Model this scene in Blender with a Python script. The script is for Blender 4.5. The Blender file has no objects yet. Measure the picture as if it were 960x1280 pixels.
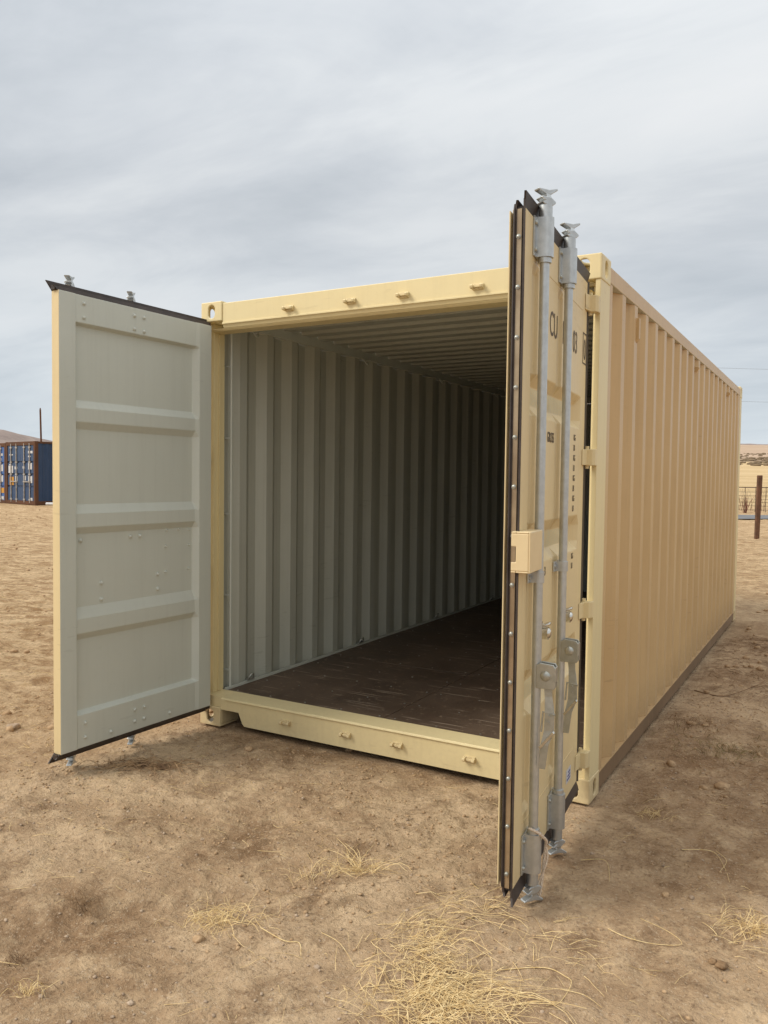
import bpy, bmesh, math, random
import numpy as np
from mathutils import Vector, Matrix
random.seed(7); np.random.seed(7)
R = math.radians
S = bpy.context.scene
COL = S.collection

# ------------------------------------------------------------------ camera
CAM = Vector((3.4303, -3.7490, 1.5387))
YAW, PITCH, ROLL = 0.516563, -0.042164, -0.012288
def cam_matrix():
    Rz = Matrix.Rotation(YAW, 3, 'Z'); Rx = Matrix.Rotation(PITCH, 3, 'X'); Ry = Matrix.Rotation(ROLL, 3, 'Y')
    M = Rz @ Rx @ Ry
    r, f, u = M.col[0], M.col[1], M.col[2]
    B = Matrix((r, u, -f)).transposed().to_4x4()
    B.translation = CAM
    return B
cd = bpy.data.cameras.new('camera'); cam = bpy.data.objects.new('camera', cd); COL.objects.link(cam)
cam.matrix_world = cam_matrix()
cd.sensor_fit = 'VERTICAL'; cd.sensor_height = 32.0; cd.lens = 1004.893 / 1280 * 32.0
cd.clip_start = 0.05; cd.clip_end = 20000
S.camera = cam
FW = Vector((-math.sin(YAW), math.cos(YAW), 0)); RT = Vector((math.cos(YAW), math.sin(YAW), 0))

# ------------------------------------------------------------------ light
SUN_EL, SUN_AZ = R(41), R(-132)            # azimuth measured clockwise from +Y: light comes from the left, a little in front
sd = bpy.data.lights.new('sun', 'SUN'); sd.energy = 1.5; sd.angle = R(26); sd.color = (1, .945, .84)
sun = bpy.data.objects.new('sun', sd); COL.objects.link(sun)
sdir = Vector((math.sin(SUN_AZ) * math.cos(SUN_EL), math.cos(SUN_AZ) * math.cos(SUN_EL), math.sin(SUN_EL)))
sun.rotation_euler = sdir.to_track_quat('Z', 'Y').to_euler(); sun.location = (0, 0, 30)

W = bpy.data.worlds.new('World'); S.world = W; W.use_nodes = True
nt = W.node_tree; nt.nodes.clear()
def nn(t, kind, **kw):
    n = t.nodes.new(kind)
    for k, v in kw.items():
        if k in n.inputs: n.inputs[k].default_value = v
        else: setattr(n, k, v)
    return n
def ln(t, a, b): t.links.new(a, b)
def ramp(t, fac, stops, interp='LINEAR'):
    r = t.nodes.new('ShaderNodeValToRGB'); r.color_ramp.interpolation = interp
    while len(r.color_ramp.elements) < len(stops): r.color_ramp.elements.new(0.5)
    for e, (p, c) in zip(r.color_ramp.elements, stops):
        e.position = p; e.color = (*c, 1) if len(c) == 3 else c
    ln(t, fac, r.inputs['Fac']); return r
def mth(t, op, a, b=None, c=None, clamp=False):
    n = t.nodes.new('ShaderNodeMath'); n.operation = op; n.use_clamp = clamp
    for i, v in enumerate((a, b, c)):
        if v is None: continue
        if isinstance(v, (int, float)): n.inputs[i].default_value = v
        else: ln(t, v, n.inputs[i])
    return n.outputs[0]
def mixc(t, fac, a, b, mode='MIX'):
    n = t.nodes.new('ShaderNodeMix'); n.data_type = 'RGBA'; n.blend_type = mode
    for i, v in ((0, fac), (6, a), (7, b)):
        if isinstance(v, (int, float)): n.inputs[i].default_value = v
        elif isinstance(v, tuple): n.inputs[i].default_value = (*v, 1) if len(v) == 3 else v
        else: ln(t, v, n.inputs[i])
    return n.outputs[2]
sky = nn(nt, 'ShaderNodeTexSky', sky_type='NISHITA', sun_disc=False, sun_elevation=SUN_EL, sun_rotation=SUN_AZ, air_density=1.0, dust_density=2.0)
tc = nn(nt, 'ShaderNodeTexCoord')
sep = nn(nt, 'ShaderNodeSeparateXYZ'); ln(nt, tc.outputs['Generated'], sep.inputs[0])
zz = mth(nt, 'ADD', mth(nt, 'MAXIMUM', sep.outputs[2], 0.0), 0.16)
comb = nn(nt, 'ShaderNodeCombineXYZ')
ln(nt, mth(nt, 'DIVIDE', sep.outputs[0], zz), comb.inputs[0]); ln(nt, mth(nt, 'DIVIDE', sep.outputs[1], zz), comb.inputs[1])
mp = nn(nt, 'ShaderNodeMapping'); mp.inputs['Location'].default_value = (13.4585, -.9459, 0); mp.inputs['Rotation'].default_value = (0, 0, R(25)); mp.inputs['Scale'].default_value = (.55, 1.0, 1)
ln(nt, comb.outputs[0], mp.inputs[0])
n1 = nn(nt, 'ShaderNodeTexNoise', Scale=.62, Detail=7.0, Roughness=.52, Distortion=.35); ln(nt, mp.outputs[0], n1.inputs['Vector'])
n2 = nn(nt, 'ShaderNodeTexNoise', Scale=2.3, Detail=8.0, Roughness=.6, Distortion=.6); ln(nt, mp.outputs[0], n2.inputs['Vector'])
cl = mth(nt, 'ADD', mth(nt, 'MULTIPLY', n1.outputs[0], .75), mth(nt, 'MULTIPLY', n2.outputs[0], .25))
SKYK = 10.0
def sc(c, k=SKYK): return tuple(v * k for v in c)
cr = ramp(nt, cl, [(.36, (.37, .40, .43)), (.45, (.475, .50, .525)), (.52, (.565, .585, .598)), (.60, (.615, .626, .632))])
hz = mth(nt, 'POWER', mth(nt, 'SUBTRACT', 1.0, mth(nt, 'MULTIPLY', mth(nt, 'ABSOLUTE', sep.outputs[2]), 3.2, clamp=True)), 1.6)
lo = mixc(nt, mth(nt, 'MULTIPLY', hz, .75), cr.outputs[0], (.56, .635, .70))
up = mth(nt, 'ADD', .97, mth(nt, 'MULTIPLY', mth(nt, 'POWER', mth(nt, 'MAXIMUM', sep.outputs[2], 0.0), 2.0), .95))   # overcast sky: brighter towards the zenith
lo2 = nn(nt, 'ShaderNodeVectorMath', operation='SCALE'); ln(nt, lo, lo2.inputs[0]); ln(nt, mth(nt, 'MULTIPLY', up, SKYK), lo2.inputs['Scale'])
fin = mixc(nt, .93, sky.outputs[0], lo2.outputs[0])
bg = nn(nt, 'ShaderNodeBackground', Strength=0.0735); ln(nt, fin, bg.inputs[0])
ow = nn(nt, 'ShaderNodeOutputWorld'); ln(nt, bg.outputs[0], ow.inputs[0])
S.view_settings.view_transform = 'Standard'; S.view_settings.look = 'None'
S.view_settings.exposure = 0.80; S.view_settings.gamma = 1
S.view_settings.use_curve_mapping = False

# ------------------------------------------------------------------ helpers
def link(o, parent=None):
    COL.objects.link(o)
    if parent is not None: o.parent = parent
    return o
def tag(o, label=None, cat=None, group=None, kind=None):
    if label: o['label'] = label
    if cat: o['category'] = cat
    if group: o['group'] = group
    if kind: o['kind'] = kind
    return o
def empty(name, loc=(0, 0, 0), rz=0, **kw):
    o = bpy.data.objects.new(name, None); o.empty_display_size = .2
    o.location = loc; o.rotation_euler = (0, 0, rz); link(o); return tag(o, **kw)
def meshobj(name, me, parent=None, mats=()):
    o = bpy.data.objects.new(name, me)
    for m in mats: me.materials.append(m)
    return link(o, parent)

class MB:
    """collects shapes; xf maps local points (u, d, z) to object space"""
    def __init__(s, xf=None): s.v = []; s.f = []; s.m = []; s.sm = []; s.xf = xf; s.mat = 0
    def add(s, vs, fs, smooth=False):
        b = len(s.v)
        for p in vs: s.v.append(tuple(s.xf(p)) if s.xf else tuple(p))
        for f in fs: s.f.append([b + i for i in f]); s.m.append(s.mat); s.sm.append(smooth)
        return s
    def box(s, x0, x1, y0, y1, z0, z1):
        return s.add([(x0, y0, z0), (x1, y0, z0), (x1, y1, z0), (x0, y1, z0), (x0, y0, z1), (x1, y0, z1), (x1, y1, z1), (x0, y1, z1)],
                     [(0, 3, 2, 1), (4, 5, 6, 7), (0, 1, 5, 4), (1, 2, 6, 5), (2, 3, 7, 6), (3, 0, 4, 7)])
    def prism(s, pts, a, b, axis):
        """polygon pts in the two other axes (cyclic order), extruded a..b along axis"""
        def P(p, t):
            return [(t, p[0], p[1]), (p[0], t, p[1]), (p[0], p[1], t)][axis]
        n = len(pts)
        return s.add([P(p, a) for p in pts] + [P(p, b) for p in pts],
                     [tuple(range(n))[::-1], tuple(range(n, 2 * n))] + [(i, (i + 1) % n, n + (i + 1) % n, n + i) for i in range(n)])
    def tube(s, path, r, n=10, caps=True, smooth=True):
        path = [Vector(p) for p in path]; rs = r if isinstance(r, (list, tuple)) else [r] * len(path)
        vs = []; up = None
        for i, p in enumerate(path):
            a = path[max(i - 1, 0)]; b = path[min(i + 1, len(path) - 1)]
            t = (b - a)
            if t.length < 1e-9: t = Vector((0, 0, 1))
            t.normalize()
            if up is None: up = Vector((1, 0, 0)) if abs(t.x) < .9 else Vector((0, 1, 0))
            x = t.cross(up)
            if x.length < 1e-6: x = t.orthogonal()
            x.normalize(); y = t.cross(x); up = x.cross(t)
            for k in range(n):
                a_ = 2 * math.pi * k / n
                vs.append(p + rs[i] * (math.cos(a_) * x + math.sin(a_) * y))
        fs = []
        for i in range(len(path) - 1):
            for k in range(n):
                fs.append((i * n + k, i * n + (k + 1) % n, (i + 1) * n + (k + 1) % n, (i + 1) * n + k))
        s.add(vs, fs, smooth)
        if caps:
            s.add(vs[:n], [tuple(range(n))[::-1]]); s.add(vs[-n:], [tuple(range(n))])
        return s
    def dome(s, c, ax, r, h, n=10):
        c = Vector(c); ax = Vector(ax).normalized(); x = ax.orthogonal().normalized(); y = ax.cross(x)
        vs = []
        for rr, hh in ((1, 0), (.85, .55), (.5, .9)):
            for k in range(n):
                a = 2 * math.pi * k / n; vs.append(c + x * r * rr * math.cos(a) + y * r * rr * math.sin(a) + ax * h * hh)
        vs.append(c + ax * h); fs = []
        for j in range(2):
            for k in range(n): fs.append((j * n + k, j * n + (k + 1) % n, (j + 1) * n + (k + 1) % n, (j + 1) * n + k))
        for k in range(n): fs.append((2 * n + k, 2 * n + (k + 1) % n, 3 * n))
        return s.add(vs, fs, True)
    def plate(s, outer, inner, a, b, axis, n=None):
        """plate between outer rectangle (x0,x1,y0,y1) and an inner closed outline (list), thickness a..b along axis"""
        x0, x1, y0, y1 = outer; cx, cy = (sum(p[0] for p in inner) / len(inner), sum(p[1] for p in inner) / len(inner))
        corners = [(x0, y0), (x1, y0), (x1, y1), (x0, y1)]
        inn = list(inner); out = []
        for p in inn:
            dx, dy = p[0] - cx, p[1] - cy; t = 1e9
            if dx > 1e-9: t = min(t, (x1 - cx) / dx)
            if dx < -1e-9: t = min(t, (x0 - cx) / dx)
            if dy > 1e-9: t = min(t, (y1 - cy) / dy)
            if dy < -1e-9: t = min(t, (y0 - cy) / dy)
            out.append([cx + dx * t, cy + dy * t])
        for c in corners:                         # snap the nearest ray to each corner
            k = min(range(len(out)), key=lambda i: (out[i][0] - c[0]) ** 2 + (out[i][1] - c[1]) ** 2); out[k] = list(c)
        def P(p, t): return [(t, p[0], p[1]), (p[0], t, p[1]), (p[0], p[1], t)][axis]
        N = len(inn)
        vs = [P(p, a) for p in out] + [P(p, a) for p in inn] + [P(p, b) for p in out] + [P(p, b) for p in inn]
        fs = []
        for i in range(N):
            j = (i + 1) % N
            fs += [(i, j, N + j, N + i), (2 * N + i, 3 * N + i, 3 * N + j, 2 * N + j), (i, 2 * N + i, 2 * N + j, j), (N + i, N + j, 3 * N + j, 3 * N + i)]
        return s.add(vs, fs)
    def build(s, name, mats, parent=None, bevel=0, recalc=True, **kw):
        me = bpy.data.meshes.new(name); me.from_pydata(s.v, [], s.f)
        mats = mats if isinstance(mats, (list, tuple)) else [mats]
        for m in mats: me.materials.append(m)
        me.polygons.foreach_set('material_index', s.m); me.polygons.foreach_set('use_smooth', s.sm)
        if recalc:
            bm = bmesh.new(); bm.from_mesh(me); bmesh.ops.recalc_face_normals(bm, faces=bm.faces); bm.to_mesh(me); bm.free()
        me.update()
        o = meshobj(name, me, parent)
        if bevel:
            b = o.modifiers.new('bevel', 'BEVEL'); b.width = bevel; b.segments = 2; b.limit_method = 'ANGLE'; b.angle_limit = R(40); b.harden_normals = False
        return tag(o, **kw)
def stadium(cx, cy, w, h, n=24):
    """oblong outline w x h"""
    r = min(w, h) / 2; pts = []
    for k in range(n):
        a = 2 * math.pi * (k + .5) / n; x, y = math.cos(a) * r, math.sin(a) * r
        if h > w: y += math.copysign((h - w) / 2, y)
        else: x += math.copysign((w - h) / 2, x)
        pts.append((cx + x, cy + y))
    return pts

# ------------------------------------------------------------------ materials
def mat(name):
    m = bpy.data.materials.new(name); m.use_nodes = True; t = m.node_tree
    return m, t, t.nodes['Principled BSDF']
def paint(name, c1, c2, rough=.42, rust=0.0, dirt=.25, grime=(.20, .13, .075), peel=.00018, low=0.0, wave=0.0, rough_var=.12):
    m, t, b = mat(name)
    g = nn(t, 'ShaderNodeNewGeometry'); tcx = nn(t, 'ShaderNodeTexCoord')
    big = nn(t, 'ShaderNodeTexNoise', Scale=1.1, Detail=5.0, Roughness=.6); ln(t, g.outputs['Position'], big.inputs['Vector'])
    col = mixc(t, ramp(t, big.outputs[0], [(.35, (0, 0, 0)), (.65, (1, 1, 1))]).outputs[0], c1, c2)
    # vertical run-off streaks
    ms = nn(t, 'ShaderNodeMapping'); ms.inputs['Scale'].default_value = (26, 26, 1.1); ln(t, g.outputs['Position'], ms.inputs[0])
    st = nn(t, 'ShaderNodeTexNoise', Scale=1.0, Detail=4.0, Roughness=.65); ln(t, ms.outputs[0], st.inputs['Vector'])
    f = mth(t, 'MULTIPLY', ramp(t, st.outputs[0], [(.50, (0, 0, 0)), (.78, (1, 1, 1))]).outputs[0], dirt)
    col = mixc(t, f, col, grime)
    # scuffs and dust freckles
    fr = nn(t, 'ShaderNodeTexNoise', Scale=38.0, Detail=3.0, Roughness=.7); ln(t, g.outputs['Position'], fr.inputs['Vector'])
    f2 = mth(t, 'MULTIPLY', ramp(t, fr.outputs[0], [(.60, (0, 0, 0)), (.80, (1, 1, 1))]).outputs[0], dirt * .8)
    col = mixc(t, f2, col, grime)
    mq = nn(t, 'ShaderNodeMapping'); mq.inputs['Scale'].default_value = (7.0, 7.0, 48); mq.inputs['Rotation'].default_value = (R(8), R(-5), 0); ln(t, g.outputs['Position'], mq.inputs[0])
    sq = nn(t, 'ShaderNodeTexNoise', Scale=1.0, Detail=2.0, Roughness=.5); ln(t, mq.outputs[0], sq.inputs['Vector'])
    gate = ramp(t, big.outputs[0], [(.50, (0, 0, 0)), (.58, (1, 1, 1))]).outputs[0]
    col = mixc(t, mth(t, 'MULTIPLY', mth(t, 'MULTIPLY', ramp(t, sq.outputs[0], [(.66, (0, 0, 0)), (.69, (1, 1, 1))]).outputs[0], gate), dirt * 1.3), col, grime)
    if low:
        sp = nn(t, 'ShaderNodeSeparateXYZ'); ln(t, g.outputs['Position'], sp.inputs[0])
        d = mth(t, 'MULTIPLY', mth(t, 'SUBTRACT', 1.0, mth(t, 'DIVIDE', sp.outputs[2], .32), clamp=True), mth(t, 'MULTIPLY', fr.outputs[0], low * 1.6))
        col = mixc(t, d, col, (.33, .23, .14))
    if rust:
        rn = nn(t, 'ShaderNodeTexNoise', Scale=9.0, Detail=9.0, Roughness=.75); ln(t, g.outputs['Position'], rn.inputs['Vector'])
        rf = ramp(t, rn.outputs[0], [(.70 - rust * .25, (0, 0, 0)), (.76 - rust * .25, (1, 1, 1))])
        col = mixc(t, rf.outputs[0], col, (.17, .065, .022))
    ln(t, col, b.inputs['Base Color'])
    ln(t, mth(t, 'ADD', rough - rough_var / 2, mth(t, 'MULTIPLY', fr.outputs[0], rough_var)), b.inputs['Roughness'])
    pn = nn(t, 'ShaderNodeTexNoise', Scale=900.0 if peel < .0002 else 400.0, Detail=2.0); ln(t, g.outputs['Position'], pn.inputs['Vector'])
    h = mth(t, 'MULTIPLY', pn.outputs[0], peel)
    wn = nn(t, 'ShaderNodeTexNoise', Scale=4.5, Detail=2.0); ln(t, g.outputs['Position'], wn.inputs['Vector'])
    h = mth(t, 'ADD', h, mth(t, 'MULTIPLY', wn.outputs[0], .0035 + wave))
    bp = nn(t, 'ShaderNodeBump', Strength=.9, Distance=1.0); ln(t, h, bp.inputs['Height']); ln(t, bp.outputs[0], b.inputs['Normal'])
    b.inputs['Specular IOR Level'].default_value = .35
    return m
def simple(name, c, rough=.6, metal=0.0, c2=None, scale=30.0, bump=0.0, spec=.4):
    m, t, b = mat(name)
    g = nn(t, 'ShaderNodeNewGeometry')
    n = nn(t, 'ShaderNodeTexNoise', Scale=scale, Detail=6.0, Roughness=.65); ln(t, g.outputs['Position'], n.inputs['Vector'])
    c2 = c2 or tuple(v * .7 for v in c)
    col = mixc(t, ramp(t, n.outputs[0], [(.38, (0, 0, 0)), (.62, (1, 1, 1))]).outputs[0], c, c2)
    ln(t, col, b.inputs['Base Color']); b.inputs['Metallic'].default_value = metal
    ln(t, mth(t, 'ADD', rough - .08, mth(t, 'MULTIPLY', n.outputs[0], .16)), b.inputs['Roughness'])
    b.inputs['Specular IOR Level'].default_value = spec
    if bump:
        bp = nn(t, 'ShaderNodeBump', Strength=.6, Distance=bump); ln(t, n.outputs[0], bp.inputs['Height']); ln(t, bp.outputs[0], b.inputs['Normal'])
    return m
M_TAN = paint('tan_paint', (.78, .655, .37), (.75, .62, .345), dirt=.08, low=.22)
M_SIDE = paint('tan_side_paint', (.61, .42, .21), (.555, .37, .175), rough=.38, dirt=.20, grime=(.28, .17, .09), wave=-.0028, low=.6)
M_DOOR = paint('tan_door_paint', (.74, .59, .335), (.71, .56, .31), rough=.40, dirt=.10, low=.3)
M_TANR = paint('tan_paint_with_rust', (.76, .62, .35), (.71, .57, .315), dirt=.22, rust=.10, low=.4)
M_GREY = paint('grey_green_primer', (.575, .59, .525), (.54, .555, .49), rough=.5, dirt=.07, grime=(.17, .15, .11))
M_GREY_SHADED = paint('grey_green_shaded_interior', (.475, .475, .41), (.44, .44, .375), rough=.5, dirt=.14, grime=(.17, .15, .11))  # same grey as the doors, darkened in colour to deepen the interior shade
M_RUB = simple('door_gasket_rubber', (.038, .027, .022), .5, 0, (.062, .046, .038), 14, .001, .35)
M_GALV = simple('galvanised_steel', (.58, .60, .60), .40, .8, (.50, .52, .52), 30, .0002)
M_GALV2 = simple('dull_zinc_steel', (.50, .50, .455), .34, .7, (.42, .42, .37), 40, .0003)
M_CHROME = simple('bright_zinc', (.74, .72, .66), .24, 1.0, (.55, .53, .48), 80)
M_STRIP = simple('gasket_retainer_strip', (.56, .44, .29), .34, .7, (.34, .25, .16), 3)
M_BITU = paint('dark_brown_undercoat', (.17, .105, .055), (.23, .145, .08), rough=.6, dirt=.5, grime=(.24, .16, .09))
M_INK = simple('stencil_ink', (.075, .055, .038), .6, 0, (.15, .11, .07), 220)
M_DECAL = simple('white_sticker', (.62, .62, .64), .4, 0, (.55, .55, .58), 60)
M_BLUEINK = simple('blue_print', (.03, .05, .22), .4, 0, (.04, .06, .25), 60)
M_ROPE = simple('braided_cord', (.75, .64, .50), .9, 0, (.50, .36, .25), 260, .001)

def floor_mat():
    m, t, b = mat('oiled_plywood')
    g = nn(t, 'ShaderNodeNewGeometry')
    mp = nn(t, 'ShaderNodeMapping'); mp.inputs['Scale'].default_value = (22, 1.6, 1); ln(t, g.outputs['Position'], mp.inputs[0])
    gr = nn(t, 'ShaderNodeTexNoise', Scale=2.0, Detail=8.0, Roughness=.7, Distortion=.4); ln(t, mp.outputs[0], gr.inputs['Vector'])
    big = nn(t, 'ShaderNodeTexNoise', Scale=1.7, Detail=6.0, Roughness=.65); ln(t, g.outputs['Position'], big.inputs['Vector'])
    c = mixc(t, gr.outputs[0], (.058, .037, .024), (.098, .062, .040))
    c = mixc(t, ramp(t, big.outputs[0], [(.42, (0, 0, 0)), (.66, (1, 1, 1))]).outputs[0], c, (.135, .09, .06))
    # pale scrape marks in two directions
    fac = None
    for rot, seed in ((20, 1.0), (-35, 7.0), (75, 13.0)):
        mp2 = nn(t, 'ShaderNodeMapping'); mp2.inputs['Scale'].default_value = (2.2, 34, 1); mp2.inputs['Rotation'].default_value = (0, 0, R(rot)); mp2.inputs['Location'].default_value = (seed, seed, 0)
        ln(t, g.outputs['Position'], mp2.inputs[0])
        sc_ = nn(t, 'ShaderNodeTexNoise', Scale=1.0, Detail=3.0, Roughness=.5); ln(t, mp2.outputs[0], sc_.inputs['Vector'])
        f = ramp(t, sc_.outputs[0], [(.655, (0, 0, 0)), (.70, (1, 1, 1))]).outputs[0]
        fac = f if fac is None else mth(t, 'MAXIMUM', fac, f)
    c = mixc(t, mth(t, 'MULTIPLY', fac, .6), c, (.40, .31, .23))
    v = nn(t, 'ShaderNodeTexNoise', Scale=26.0, Detail=3.0, Roughness=.6); ln(t, g.outputs['Position'], v.inputs['Vector'])
    c = mixc(t, mth(t, 'MULTIPLY', ramp(t, v.outputs[0], [(.62, (0, 0, 0)), (.68, (1, 1, 1))]).outputs[0], .5), c, (.30, .22, .15))
    ln(t, c, b.inputs['Base Color'])
    ln(t, mth(t, 'ADD', .38, mth(t, 'MULTIPLY', big.outputs[0], .35)), b.inputs['Roughness'])
    bp = nn(t, 'ShaderNodeBump', Strength=.5, Distance=.002); ln(t, gr.outputs[0], bp.inputs['Height']); ln(t, bp.outputs[0], b.inputs['Normal'])
    return m
M_FLOOR = floor_mat()

def ground_mat():
    m, t, b = mat('dry_dirt')
    g = nn(t, 'ShaderNodeNewGeometry'); pos = g.outputs['Position']
    def noise(scale, det=6.0, rough=.6, dist=0.0, mapped=None):
        n = nn(t, 'ShaderNodeTexNoise', Scale=scale, Detail=det, Roughness=rough, Distortion=dist); ln(t, mapped or pos, n.inputs['Vector']); return n.outputs[0]
    def rr(f, a, b_): return ramp(t, f, [(a, (0, 0, 0)), (b_, (1, 1, 1))]).outputs[0]
    patch = noise(.75, 7, .62, .3)
    c = mixc(t, rr(patch, .38, .64), (.30, .188, .103), (.57, .41, .255))
    mid = noise(6, 8, .68, .2)
    c = mixc(t, mth(t, 'MULTIPLY', rr(mid, .48, .66), .60), c, (.68, .50, .31))
    c = mixc(t, mth(t, 'MULTIPLY', rr(noise(3.1, 8, .75, .5), .50, .62), .55), c, (.16, .088, .043))
    fine = noise(55, 6, .75)
    c = mixc(t, mth(t, 'MULTIPLY', rr(fine, .52, .66), .60), c, (.135, .082, .048))
    c = mixc(t, mth(t, 'MULTIPLY', rr(noise(90, 4, .7), .57, .66), .6), c, (.58, .46, .33))
    # radial distance: land cover changes away from the yard
    sp = nn(t, 'ShaderNodeSeparateXYZ'); ln(t, pos, sp.inputs[0])
    D = mth(t, 'ADD', mth(t, 'MULTIPLY', mth(t, 'SUBTRACT', sp.outputs[0], CAM.x), FW.x), mth(t, 'MULTIPLY', mth(t, 'SUBTRACT', sp.outputs[1], CAM.y), FW.y))
    L = mth(t, 'ADD', mth(t, 'LOGARITHM', mth(t, 'MAXIMUM', D, 1.0), 10.0), mth(t, 'MULTIPLY', mth(t, 'SUBTRACT', noise(.02, 5, .6), .5), .10))
    # loose paler sand in the open yard, streaked by grading
    ms = nn(t, 'ShaderNodeMapping'); ms.inputs['Rotation'].default_value = (0, 0, -YAW); ms.inputs['Scale'].default_value = (1.1, 2.1, 1); ln(t, pos, ms.inputs[0])
    stn = noise(2.6, 10, .80, .9, ms.outputs[0])
    sand = mixc(t, rr(stn, .41, .58), (.35, .205, .095), (.76, .555, .33))
    sand = mixc(t, mth(t, 'MULTIPLY', rr(noise(21, 6, .75, .3), .52, .62), .6), sand, (.20, .12, .06))
    side = mth(t, 'SUBTRACT', .0, mth(t, 'ADD', mth(t, 'MULTIPLY', sp.outputs[0], .38), -.10), clamp=True)       # x < 0 : untrodden sand
    far = mth(t, 'MULTIPLY', mth(t, 'SUBTRACT', D, 7.5), .22, clamp=True)
    c = mixc(t, mth(t, 'MULTIPLY', mth(t, 'MAXIMUM', side, far), .9), c, sand)
    # golden stubble field, scrub band, pale plain
    ms3 = nn(t, 'ShaderNodeMapping'); ms3.inputs['Rotation'].default_value = (0, 0, -YAW); ms3.inputs['Scale'].default_value = (.03, .16, 1); ln(t, pos, ms3.inputs[0])
    fieldn = rr(noise(1.0, 8, .75, .6, ms3.outputs[0]), .35, .65)
    field = mixc(t, fieldn, (.47, .33, .165), (.64, .475, .27))
    c = mixc(t, mth(t, 'MULTIPLY', mth(t, 'SUBTRACT', L, 1.56), 12.0, clamp=True), c, field)
    plain = mixc(t, rr(noise(.006, 6, .7, 2.0), .35, .65), (.40, .28, .19), (.52, .39, .28))
    ms2 = nn(t, 'ShaderNodeMapping'); ms2.inputs['Scale'].default_value = (.02, .02, 1); ln(t, pos, ms2.inputs[0])
    scrub = mixc(t, rr(noise(2.0, 8, .8, 0, ms2.outputs[0]), .45, .60), (.38, .27, .18), (.19, .135, .085))
    c = mixc(t, mth(t, 'MULTIPLY', mth(t, 'SUBTRACT', L, 2.52), 22.0, clamp=True), c, scrub)
    c = mixc(t, mth(t, 'MULTIPLY', mth(t, 'SUBTRACT', L, 2.80), 22.0, clamp=True), c, plain)
    ln(t, c, b.inputs['Base Color']); b.inputs['Roughness'].default_value = .95; b.inputs['Specular IOR Level'].default_value = .12
    h = mth(t, 'ADD', mth(t, 'MULTIPLY', mid, .032), mth(t, 'MULTIPLY', fine, .011))
    h = mth(t, 'ADD', h, mth(t, 'MULTIPLY', noise(160, 4, .7), .0022))
    h = mth(t, 'ADD', h, mth(t, 'MULTIPLY', mth(t, 'ADD', mth(t, 'MULTIPLY', stn, .024), mth(t, 'MULTIPLY', noise(11, 10, .85, .3), .065)), mth(t, 'MAXIMUM', side, far)))
    h = mth(t, 'ADD', h, mth(t, 'MULTIPLY', rr(noise(24, 5, .7, .4), .48, .62), .0045))
    h = mth(t, 'ADD', h, mth(t, 'MULTIPLY', rr(noise(75, 3, .6), .55, .68), .0022))
    bp = nn(t, 'ShaderNodeBump', Strength=.85, Distance=1.0); ln(t, h, bp.inputs['Height']); ln(t, bp.outputs[0], b.inputs['Normal'])
    return m
M_GROUND = ground_mat()
M_STRAW = simple('dry_straw', (.78, .61, .33), .7, 0, (.56, .38, .16), 60, 0, .3)
M_DEADGRASS = simple('dead_brown_grass', (.30, .19, .10), .85, 0, (.15, .09, .05), 14, 0, .2)
M_STONE = simple('pale_stone', (.46, .35, .25), .9, 0, (.30, .215, .145), 40, .003, .2)
M_CLOD = simple('dry_soil_clod', (.48, .33, .195), .97, 0, (.35, .23, .13), 60, .004, .1)

# ------------------------------------------------------------------ terrain
def icosa():
    t = (1 + 5 ** .5) / 2
    v = np.array([(-1, t, 0), (1, t, 0), (-1, -t, 0), (1, -t, 0), (0, -1, t), (0, 1, t), (0, -1, -t), (0, 1, -t), (t, 0, -1), (t, 0, 1), (-t, 0, -1), (-t, 0, 1)], float)
    v /= np.linalg.norm(v[0])
    f = [(0, 11, 5), (0, 5, 1), (0, 1, 7), (0, 7, 10), (0, 10, 11), (1, 5, 9), (5, 11, 4), (11, 10, 2), (10, 7, 6), (7, 1, 8), (3, 9, 4), (3, 4, 2), (3, 2, 6), (3, 6, 8), (3, 8, 9), (4, 9, 5), (2, 4, 11), (6, 2, 10), (8, 6, 7), (9, 8, 1)]
    return v, np.array(f)
IV0, IF0 = icosa(); IF0 = IF0.tolist()
_T = {}
def vnoise(x, y, seed):
    if seed not in _T: _T[seed] = np.random.RandomState(seed).rand(256, 256)
    T = _T[seed]
    xi = np.floor(x).astype(int); yi = np.floor(y).astype(int); fx = x - xi; fy = y - yi
    fx = fx * fx * fx * (fx * (fx * 6 - 15) + 10); fy = fy * fy * fy * (fy * (fy * 6 - 15) + 10)
    a = T[xi % 256, yi % 256]; b = T[(xi + 1) % 256, yi % 256]; c = T[xi % 256, (yi + 1) % 256]; d = T[(xi + 1) % 256, (yi + 1) % 256]
    return (a * (1 - fx) + b * fx) * (1 - fy) + (c * (1 - fx) + d * fx) * fy - .5
def fbm(x, y, f, o, seed, g=.55):
    s = 0; a = 1
    for i in range(o): s = s + a * vnoise(x * f + 17.3 * i, y * f - 9.1 * i, seed + i); f *= 2.03; a *= g
    return s
TD = [-1e5, 9, 14, 20, 32, 40, 70, 150, 300, 700, 1500, 3000, 4500, 9000]
TZ = [0, 0, .05, .13, .26, .33, 1.05, 3.35, 8.6, 23.5, 61, 142, 176, 176]
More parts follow.
